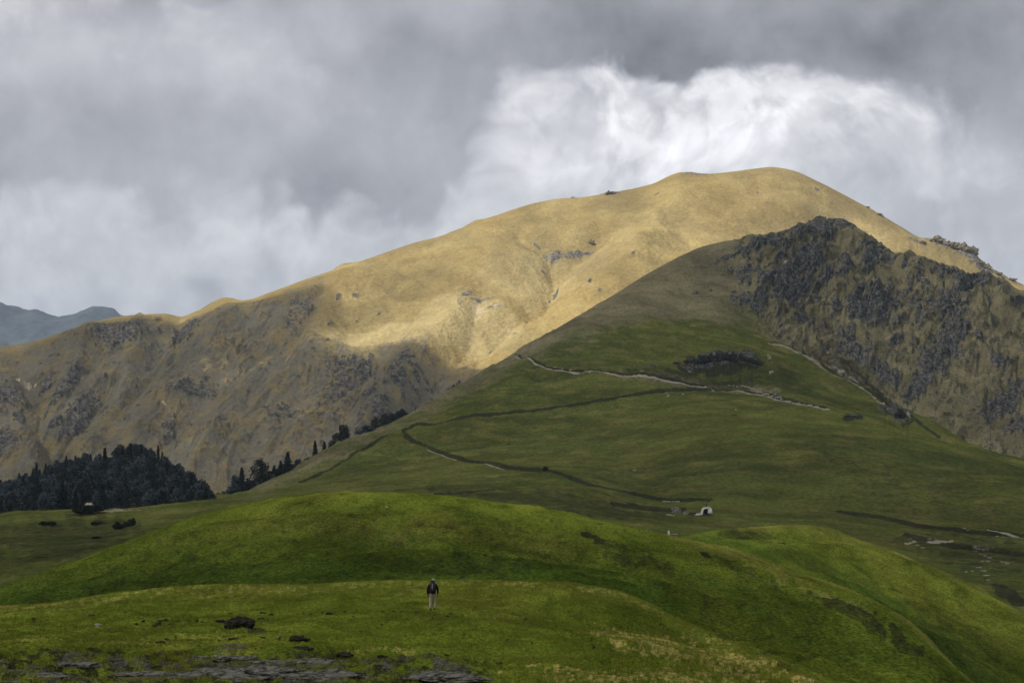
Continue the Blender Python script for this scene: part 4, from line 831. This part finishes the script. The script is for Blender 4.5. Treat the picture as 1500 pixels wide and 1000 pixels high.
p = Vector(((439 - 750) / FPX * 985, 985, (HOR - 687) / FPX * 985)); tag(put("rock", rock_mesh("rock", 3.2, 2.5, 2.6, 88, 4, .5, mat=M_pale), p), "pale rounded rock among the dark trees on the spur", "rock")

# ---- shrubs of the left lawn
def shrub(px, py, w_, h_, lab, name="shrub", layer_="green_hill", mat=None, seed=1, vmax=3.2):
    q = ground_at(layer_, px, py, 0.5, vmax); r = random.Random(seed); pts = []
    bl = [(r.uniform(-.7, .7), r.uniform(-.5, .5), r.uniform(.1, .7), r.uniform(.2, .42)) for _ in range(14)]
    for b in bl:
        for k in range(150):
            d = Vector((r.gauss(0, 1), r.gauss(0, 1), r.gauss(0, 1))).normalized() * r.random() ** .4 * b[3]
            pts.append(((b[0] + d.x) * w_ / 2, (b[1] + d.y) * w_ / 2, max(0, (b[2] + d.z * .8)) * h_))
    o = empty(name, q); tag(o, lab, "bush")
    c = link("foliage", leaf_cloud("foliage", pts, w_ * .035 + .05, mat or M_shrub, seed), None, o); link("stem", trunk_mesh("stem", h_ * .6, .06, 4, seed), None, o)
for a in [(132, 753, 16, 3.6, "wide dark thicket in front of the little hut by the wood"), (70, 768, 8, 1.5, "low dark bush on the left lawn below the broad fir"), (143, 768, 6, 1.3, "low dark bush on the left lawn below the pale track"),
          (140, 788, 4, 1.0, "smallest low bush in the left hollow"), (176, 775, 7, 3.6, "shaggy dark bush in the left hollow"), (189, 771, 6, 4.0, "taller green bush right of the shaggy one in the left hollow")]:
    shrub(*a, seed=int(a[0]))
shrub(799, 689, 3.6, 2.6, "small dark bush leaning over the lower track", seed=5, vmax=6)

# ---- hut by the wood
def box(bm, cx, cy, cz, sx, sy, sz, rz=0, jit=0, taper=0):
    ms = bmesh.ops.create_cube(bm, size=1)['verts']
    for v in ms:
        k = 1 - taper * (v.co.z + .5)
        x, y, z = v.co.x * sx * k, v.co.y * sy * k, v.co.z * sz
        v.co = Vector((cx + x * math.cos(rz) - y * math.sin(rz) + random.uniform(-jit, jit), cy + x * math.sin(rz) + y * math.cos(rz) + random.uniform(-jit, jit), cz + z + random.uniform(-jit, jit)))
q = ghill(130, 745); q.z = max(q.z, (HOR - 752) / FPX * 745)
hut = empty("hut", (q.x, q.y, q.z)); hut.scale = (.75, .75, .72); tag(hut, "tiny hut with a pale roof tucked into the dark trees", "hut")
bm = bmesh.new(); box(bm, 0, 0, 1.6, 4.4, 3.4, 4.6); wl = from_bm("wall", bm, M_void, hut, False)
bm = bmesh.new(); box(bm, -.6, 0, 2.6, .9, 3.46, 1.4); from_bm("door", bm, M_bark, wl, False)
bm = bmesh.new(); vs = [bm.verts.new(c) for c in [(-2.6, -2, 3.9), (2.8, -2, 3.9), (2.8, 2, 3.9), (-2.6, 2, 3.9), (-1.6, 0, 5.4), (2.0, 0, 5.4)]]
for f in [(0, 1, 5, 4), (1, 2, 5), (2, 3, 4, 5), (3, 0, 4), (3, 2, 1, 0)]: bm.faces.new([vs[i] for i in f])
from_bm("roof", bm, M_pale, hut, False)

# ---- stone shelter and ruins on the green shelf
def masonry(bm, pts, h, th, jit=.12, course=.5, rs_=None):
    """dry-stone wall: uneven blocks laid along a line, drawn as one surface"""
    r = random.Random(len(pts) * 7 + int(h * 10))
    for (a, b) in zip(pts[:-1], pts[1:]):
        a = Vector(a); b = Vector(b); L_ = (b - a).length; n_ = max(1, int(L_ / .7)); rz = math.atan2((b - a).y, (b - a).x)
        for c_ in range(max(1, int(h / course))):
            for i in range(n_):
                w_ = L_ / n_; f = (i + .5 + (.25 if c_ % 2 else -.25)) / n_; f = min(max(f, 0), 1); p_ = a.lerp(b, f)
                box(bm, p_.x, p_.y, p_.z + course * (c_ + .5), w_ * r.uniform(.8, .97), th * r.uniform(.8, 1.1), course * r.uniform(.85, .98), rz, jit * .5)
S = ground_at("green_hill", 1033, 754, .5, 4)
u = S.y / FPX                                   # metres in one photo pixel at the shelter
sh = empty("stone_shelter", S); tag(sh, "whitewashed stone shelter with a dark opening on the green shelf", "shelter")
def arch(bm, pts, th, d0, d1):
    """band of thickness th along pts in the wall plane"""
    rings = []
    for i, (x, z) in enumerate(pts):
        a = pts[max(i - 1, 0)]; b = pts[min(i + 1, len(pts) - 1)]; tx, tz = b[0] - a[0], b[1] - a[1]; l = math.hypot(tx, tz); nx_, nz_ = -tz / l * th[i] / 2, tx / l * th[i] / 2
        rings.append([bm.verts.new((x + nx_, d0, z + nz_)), bm.verts.new((x - nx_, d0, z - nz_)), bm.verts.new((x - nx_, d1, z - nz_)), bm.verts.new((x + nx_, d1, z + nz_))])
    for r0, r1 in zip(rings[:-1], rings[1:]):
        for k in range(4): bm.faces.new((r0[k], r0[(k + 1) % 4], r1[(k + 1) % 4], r1[k]))
    bm.faces.new(rings[0]); bm.faces.new(rings[-1][::-1]); bmesh.ops.recalc_face_normals(bm, faces=bm.faces)
bm = bmesh.new(); arch(bm, [(-1.6, .0), (-1.5, .9), (-1.3, 1.9), (-1.0, 2.9), (-.4, 3.35), (.6, 3.5), (1.6, 3.5), (2.3, 3.35)], [.9, .75, .7, .8, .8, .75, .75, .9], -1.2, 1.6)
from_bm("wall", bm, M_white, sh, False)
o = link("buttress", rock_mesh("buttress", 1.15, 1.5, 2.0, 91, 4, .25, mat=M_white), None, sh); o.location = (2.45, 0, 1.7)
bm = bmesh.new(); box(bm, .4, .9, 1.4, 3.6, .5, 3.2, 0, .05); from_bm("back_wall", bm, M_void, sh, False)
bm = bmesh.new(); box(bm, .5, -.5, .15, 4.2, 1.8, .5, 0, .08); from_bm("floor_slab", bm, M_grey, sh, False)
bm = bmesh.new(); masonry(bm, [(-4.6, -.9, -.1), (-1.9, -.9, 0)], 1.1, .9); w2 = from_bm("low_wall", bm, M_white, sh, False); w2.location = (0, 0, .0)
bm = bmesh.new(); box(bm, 0, 0, .9, .34, .34, 2.2, 0, .02, .3); box(bm, 0, 0, 1.95, .5, .5, .25); o = from_bm("post", bm, M_peat, None, False); o.location = S + Vector((.75, .2, 3.7)); tag(o, "short black post standing on the shelter's flat top", "post")
o = put("stone", rock_mesh("stone", .42, .4, .75, 93, 3, .3, mat=M_pale), S + Vector((1.65, .3, 4.2))); tag(o, "pale upright stone beside the black post on the shelter's top", "stone")
Q = ground_at("green_hill", 993, 752, .5, 4)
o = put("ruin", rock_mesh("ruin", 2.4, 2.0, 1.9, 95, 5, .35, mat=simple("weathered_grey_stone", (.08, .08, .07), (.22, .215, .19), 1.2)), Q + Vector((0, 1.5, .3))); tag(o, "collapsed grey stone heap left of the white shelter", "ruin")
def wall(pxs, h, th, lab, m_=M_pale, dz=0):
    pts = [ground_at("green_hill", a, b, .5, 5) + Vector((0, 0, -.1 + dz)) for a, b in pxs]; o0 = pts[0].copy()
    bm = bmesh.new(); masonry(bm, [tuple(p_ - o0) for p_ in pts], h, th, .15, h / max(1, round(h / .5)))
    o = from_bm("stone_wall", bm, m_, None, False); o.location = o0; tag(o, lab, "wall")
wall([(976, 753.5), (982, 754.5), (989, 755)], .7, .7, "thin pale wall in front of the grey stone heap")
wall([(984, 747.5), (990, 746.5), (996, 748)], .6, .7, "curved pale wall along the top of the grey stone heap", dz=.6)
wall([(1001, 753), (1008, 752.8)], 1.0, .8, "short pale wall block between the heap and the shelter")
wall([(1010, 752), (1020, 752)], .8, .8, "dark low wall joining the shelter from the left", M_grey)
wall([(971, 734.5), (981, 735), (996, 734.5)], .7, .7, "pale wall fragment beside the dark track above the ruins")
K = ground_at("right_knoll", 979.5, 784, .5, 4.5)
G2 = ground_at("green_hill", 979.5, 784, .3, 5); K = G2 if abs((HOR - G2.z / G2.y * FPX) - 784) < 3 else K
bm = bmesh.new(); box(bm, 0, 0, .75, .85, .5, 1.9, .2, .06, .25); o = from_bm("standing_stone", bm, M_white, None, False); o.location = K; tag(o, "bright white standing stone at the crest of the middle hill", "stone")
bm = bmesh.new(); masonry(bm, [(1.2, .6, .1), (3.8, 1.0, .1)], .8, .6); o = from_bm("stone_wall", bm, M_pale, None, False); o.location = K; tag(o, "short pale wall just right of the white standing stone", "wall")

# ---- stones along the upper track and in the boggy hollow
ST = [rock_mesh("stone", .75, .6, .42, 120 + i, 3, .45, mat=M_pale) for i in range(3)]
def stones(lst, nm_, lab, grp, lo, hi, vmax=9, cat="stone", flat=1.0):
    for i, (px, py) in enumerate(lst):
        p_ = ground_at("green_hill", px, py, .5, vmax); s = rt.uniform(lo, hi)
        tag(put(nm_, ST[i % 3], p_, rt.uniform(0, 3), (s * rt.uniform(1, 1.6), s, s * rt.uniform(.8, 1.2) * flat)), lab, cat, grp)
stones([(1068, 565), (1074, 565), (1080, 566), (1086, 566), (1092, 566), (1096, 568), (1102, 570), (1108, 572), (1113, 572), (1112, 575), (1118, 578), (1123, 578), (1126, 580), (1132, 581), (1137, 582), (1141, 583), (1145, 584), (1136, 578), (1151, 588), (1157, 589), (1162, 591), (1129, 575), (1170, 591), (1178, 593), (1186, 594), (1195, 597), (1203, 599)],
       "stone", "pale stone on the broken upper right end of the zigzag track", "pale stones along the right end of the upper track", 1.0, 2.3)
stones([(790, 535), (800, 536), (812, 538), (823, 540), (836, 542), (848, 545), (857, 543), (863, 546), (874, 545), (880, 547), (893, 549), (905, 551), (918, 553), (932, 554), (946, 556), (960, 557), (975, 560), (762, 523), (758, 521)],
       "stone", "pale stone edging the upper left stretch of the track", "pale stones along the upper left track", .7, 1.7)
stones([(979, 579), (1000, 577), (1078, 600), (1128, 548), (1126, 526), (1130, 530), (930, 537), (1040, 532), (1014, 536), (1020, 537), (976, 576), (929, 689), (896, 596)],
       "stone", "small pale stone lying loose on the green hill", "loose pale stones on the green hill", .6, 1.2)
stones([(1333, 789), (1338, 792), (1344, 798), (1350, 801), (1355, 802), (1362, 789), (1372, 791), (1392, 792), (1412, 774), (1418, 776), (1428, 807), (1436, 812), (1442, 815), (1449, 817), (1456, 813), (1438, 823), (1446, 822), (1434, 832), (1440, 836), (1415, 838), (1424, 836), (1444, 842), (1460, 785), (1468, 786), (1480, 787), (1490, 787), (1498, 788), (1475, 826), (1446, 850)],
       "stone", "flat pale stone slab in the dark boggy hollow at the right", "pale stone slabs in the boggy hollow", .6, 1.6, 4, flat=.45)

# ---- crags: rock standing out of the slopes
def crag(name, seed, mat, sx=1, sy=.8, sz=1):
    bm = bmesh.new(); bmesh.ops.create_icosphere(bm, subdivisions=4, radius=1); off = Vector((seed * 5.1, seed * 2.3, seed))
    for v in bm.verts:
        d = v.co.normalized(); c_ = mn.voronoi(d * 1.5 + off)[0]; k = .62 + .75 * (c_[1] - c_[0]) + .30 * mn.fractal(d * 2.4 + off, .8, 2.2, 5)
        q = d * k; q.z = q.z if q.z > -.3 else -.3; q.z = round(q.z * 5) / 5 * .45 + q.z * .55
        v.co = Vector((q.x * sx, q.y * sy, q.z * sz))
    me = bpy.data.meshes.new(name); bm.to_mesh(me); bm.free(); me.materials.append(mat); return me
M_sun = simple("tawny_crag_rock", (.07, .06, .045), (.30, .25, .165), 3.0, bump=1.0, detail=9); M_drk = simple("dark_crag_rock", (.010, .011, .012), (.060, .060, .055), 3.5, bump=1.0, detail=9)  # tawny rock for skyline crags, mottled near-black rock for the dark ones
CS_ = [crag("rock_outcrop", 11 + i, M_sun) for i in range(3)]; CD = [crag("rock_outcrop", 31 + i, M_drk, sz=1.2) for i in range(3)]
def outcrop(layer_, px, py, w_, h_, me, lab, grp=None, vmin=1, vmax=9, back=0):
    q = ground_at(layer_, px, py, vmin, vmax); u_ = q.y / FPX
    o = put("rock_outcrop", me, q + Vector((0, back, h_ * u_ * .10)), rt.uniform(-.5, .5), (w_ * u_ * .62, w_ * u_ * .5, h_ * u_ * .8)); tag(o, lab, "rock outcrop", grp)
for i, (px, py, w_, h_, lab) in enumerate([(1372, 354, 22, 9, "domed tawny crag, upper left of those on the right skyline"), (1351, 357, 12, 6, "small broken ledge where the right skyline's crags begin"), (1393, 362, 18, 11, "tawny crag left of the blocky cliff on the right skyline"),
        (1410, 367, 20, 12, "blocky sunlit cliff in the middle of the right skyline"), (1425, 372, 16, 14, "steep end block of the sunlit cliff on the right skyline"), (1436, 388, 12, 9, "small crag just below the end of the sunlit cliff"), (1447, 394, 11, 8, "jagged crag on the falling right skyline"),
        (1462, 402, 12, 5, "low broken rock low on the right skyline"), (1482, 411, 12, 5, "last low rock before the photo's right edge on the skyline"), (1288, 315, 10, 2.6, "small dark ledge on the long right ridge of the summit"), (1270, 304, 8, 2, "thin ledge higher on the long right ridge of the summit"),
        (894, 284, 14, 5, "small jagged rocks on the skyline left of the shoulder"), (839, 291, 6, 3, "tiny rock knob on the left skyline of the golden mountain"), (866, 357, 9, 8, "dark squat rock in the sunny hollow of the golden mountain")]):
    outcrop("golden_mountain", px, py, w_, h_, CS_[i % 3], lab, vmax=4.3)
for i, (px, py, w_, h_) in enumerate([(1006, 531, 12, 4), (1018, 530, 13, 6), (1030, 529, 14, 10), (1041, 528, 13, 12), (1052, 528, 14, 13), (1063, 527, 14, 13), (1074, 527, 13, 12), (1085, 528, 14, 10), (1097, 530, 14, 7), (1107, 532, 12, 5), (990, 533, 10, 3)]):
    outcrop("green_hill", px, py, w_, h_, CD[i % 3], "dark block of the low cliff above the upper track", "dark blocks of the low cliff above the upper track")
for i, (px, py, w_, h_, lab, me_) in enumerate([(1302, 604, 16, 11, "black crag at the upper end of the notch by the rim path", CD[0]), (1318, 611, 18, 13, "black crag in the middle of the notch by the rim path", CD[1]), (1331, 618, 14, 12, "brownish black crag at the lower end of the notch by the rim path", CD[2]), (1330, 608, 8, 5, "pale rock capping the notch by the rim path", ST[0]), (1313, 607, 4, 6, "pale greenish rock inside the black notch by the rim path", ST[1])]):
    outcrop("green_hill", px, py, w_, h_, me_, lab)
outcrop("green_hill", 1246, 611, 16, 4, CD[1], "flat black rock at the edge of the grassy swell")

# ---- the walker
def skin(name, verts, edges, radii, mat, parent, sub=1, root=0):
    me = bpy.data.meshes.new(name + "_frame"); me.from_pydata(verts, edges, []); o = bpy.data.objects.new(name + "_frame", me); col.objects.link(o)
    o.modifiers.new("s", 'SKIN'); sv = me.skin_vertices[0].data
    for i, r in enumerate(radii): sv[i].radius = (r, r) if not isinstance(r, tuple) else r; sv[i].use_root = (i == root)
    m = o.modifiers.new("u", 'SUBSURF'); m.levels = sub; m.render_levels = sub
    dg = bpy.context.evaluated_depsgraph_get(); res = bpy.data.meshes.new_from_object(o.evaluated_get(dg)); res.name = name
    bpy.data.objects.remove(o); res.materials.clear(); res.materials.append(mat)
    res.polygons.foreach_set("use_smooth", [True] * len(res.polygons)); return link(name, res, None, parent)
M_skin = simple("skin", (.30, .18, .12), (.34, .21, .15), 10, .6); M_jack = simple("black_jacket", (.008, .008, .010), (.018, .017, .020), 8); M_maroon = simple("maroon_jacket_panel", (.035, .010, .010), (.05, .016, .014), 8)
M_trou = simple("khaki_trousers", (.30, .27, .19), (.40, .36, .27), 5); M_pack = simple("charcoal_pack", (.022, .022, .026), (.045, .045, .052), 9); M_hat = simple("cream_cap", (.26, .25, .20), (.34, .33, .27), 9); M_boot = simple("dark_boots", (.02, .016, .012), (.04, .03, .025), 9); M_strip = simple("reflective_strip", (.5, .5, .52), (.6, .6, .62), 9)
F = ground_at("near_meadow", 633.5, 893.5)
pe = empty("person", F, R(6)); pe.scale = (1, 1, 1)
tag(pe, "walker seen from behind in black jacket, dark rucksack and khaki trousers", "person")
V = [(0, 0, .93), (0, .01, 1.12), (0, 0, 1.32), (0, .0, 1.43), (0, .02, 1.50), (0, .04, 1.60), (0, .045, 1.66)]; E = [(i, i + 1) for i in range(6)]; RR = [.13, .12, .14, .07, .055, .088, .07]
def chain(base, pts, rad):
    pr = base
    for p_, r_ in zip(pts, rad): V.append(p_); RR.append(r_); E.append((pr, len(V) - 1)); pr = len(V) - 1
    return pr
V.append((0, .125, 1.585)); RR.append(.022); E.append((5, len(V) - 1))
for s in (-1, 1):
    yk = .06 if s > 0 else -.02
    chain(0, [(s * .09, 0, .86), (s * .10, yk + .03, .48), (s * .105, yk - .03, .10), (s * .11, yk + .08, .04)], [.085, .055, .040, .035])
    w_ = chain(2, [(s * .18, 0, 1.38), (s * .25, -.02, 1.12), (s * .27, .07, .90), (s * .275, .09, .84)], [.055, .043, .030, .034])
    for k, (dx, dz, l_) in enumerate([(-.028, -.085, 1), (-.010, -.098, 1), (.010, -.093, 1), (.028, -.078, 1)]):
        chain(w_, [(s * .275 + dx * .7, .095 + .01 * k, .84 + dz * .55), (s * .275 + dx, .105 + .01 * k, .84 + dz)], [.0095, .008])
    chain(w_, [(s * .255, .125, .815), (s * .25, .140, .785)], [.011, .009])
skin("body", V, E, RR, M_skin, pe)
skin("trousers", [(0, 0, .90), (-.09, 0, .84), (-.115, -.0, .48), (-.12, -.04, .09), (.09, 0, .84), (.11, .08, .48), (.12, .03, .09)], [(0, 1), (1, 2), (2, 3), (0, 4), (4, 5), (5, 6)], [.15, .11, .088, .078, .11, .090, .082], M_trou, pe)
jk = skin("jacket", [(0, 0, .86), (0, .01, 1.1), (0, 0, 1.34), (0, 0, 1.43), (-.19, 0, 1.385), (-.27, -.02, 1.12), (-.285, .06, .90), (.19, 0, 1.385), (.27, -.02, 1.12), (.285, .06, .90)],
          [(0, 1), (1, 2), (2, 3), (2, 4), (4, 5), (5, 6), (2, 7), (7, 8), (8, 9)], [(.20, .17), (.18, .15), (.20, .15), .09, .085, .068, .052, .085, .068, .052], M_jack, pe)
bm = bmesh.new(); box(bm, -.175, .03, 1.0, .10, .24, .34, 0, .01); mp = from_bm("side_panel", bm, M_maroon, jk); b_ = mp.modifiers.new("b", 'BEVEL'); b_.width = .03; b_.segments = 3
for s in (-1, 1):
    o = link("boot", rock_mesh("boot", .055, .14, .085, 5, 3, .08, mat=M_boot), None, pe); o.location = (s * .115, .02 + (.07 if s > 0 else -.02), .05)
bm = bmesh.new(); box(bm, 0, 0, 0, .32, .20, .56, 0, .0)
bmesh.ops.subdivide_edges(bm, edges=bm.edges, cuts=5, use_grid_fill=True)
for v in bm.verts:
    x, y, z = v.co; k = 1 - .35 * max(0, z / .28) ** 2 - .12 * max(0, -z / .28) ** 2
    bul = .055 * math.cos(x / .32 * 2.6) * math.cos(z / .56 * 2.4)
    v.co = Vector((x * k, y * k - (bul if y < 0 else 0), z))
rk_ = from_bm("rucksack", bm, M_pack, pe); rk_.location = (.0, -.24, 1.27); rk_.scale = (1.05, 1, 1.12)
bm = bmesh.new(); box(bm, -.045, -.158, .06, .018, .03, .25, .0, 0); st_ = from_bm("strip", bm, M_strip, rk_, False)
bm = bmesh.new(); box(bm, 0, -.11, -.17, .22, .09, .16, 0, .01); fp = from_bm("front_pocket", bm, M_jack, rk_); b_ = fp.modifiers.new("b", 'BEVEL'); b_.width = .02
for s in (-1, 1):
    bm = bmesh.new(); arch(bm, [(0, -.02), (.0, .10), (.0, .14)], [.05, .05, .05], -.02, .02); o = from_bm("shoulder_strap", bm, M_jack, rk_, False); o.location = (s * .10, .14, .06); o.rotation_euler = (R(-30), 0, 0)
bm = bmesh.new(); bmesh.ops.create_uvsphere(bm, u_segments=20, v_segments=12, radius=.095)
for v in bm.verts:
    if v.co.z < 0: v.co.z *= .25; v.co.x *= 1.05; v.co.y = v.co.y * 1.05 + (.10 if v.co.y > .06 else 0)
ht = from_bm("cap", bm, M_hat, pe); ht.location = (.025, .03, 1.655)
bm = bmesh.new(); bmesh.ops.create_uvsphere(bm, u_segments=16, v_segments=10, radius=.10); hr = from_bm("hair", bm, M_jack, pe); hr.location = (0, .02, 1.585); hr.scale = (1.05, 1.0, 1.0)

# ------------------------------------------------------------------ render settings
scene.render.engine = 'CYCLES'
scene.cycles.use_denoising = True
scene.cycles.max_bounces = 5; scene.cycles.diffuse_bounces = 3; scene.cycles.glossy_bounces = 1; scene.cycles.transparent_max_bounces = 12; scene.cycles.volume_bounces = 1; scene.cycles.transmission_bounces = 3
scene.view_settings.view_transform = 'Standard'; scene.view_settings.look = 'None'; scene.view_settings.exposure = 0.12; scene.view_settings.gamma = 1
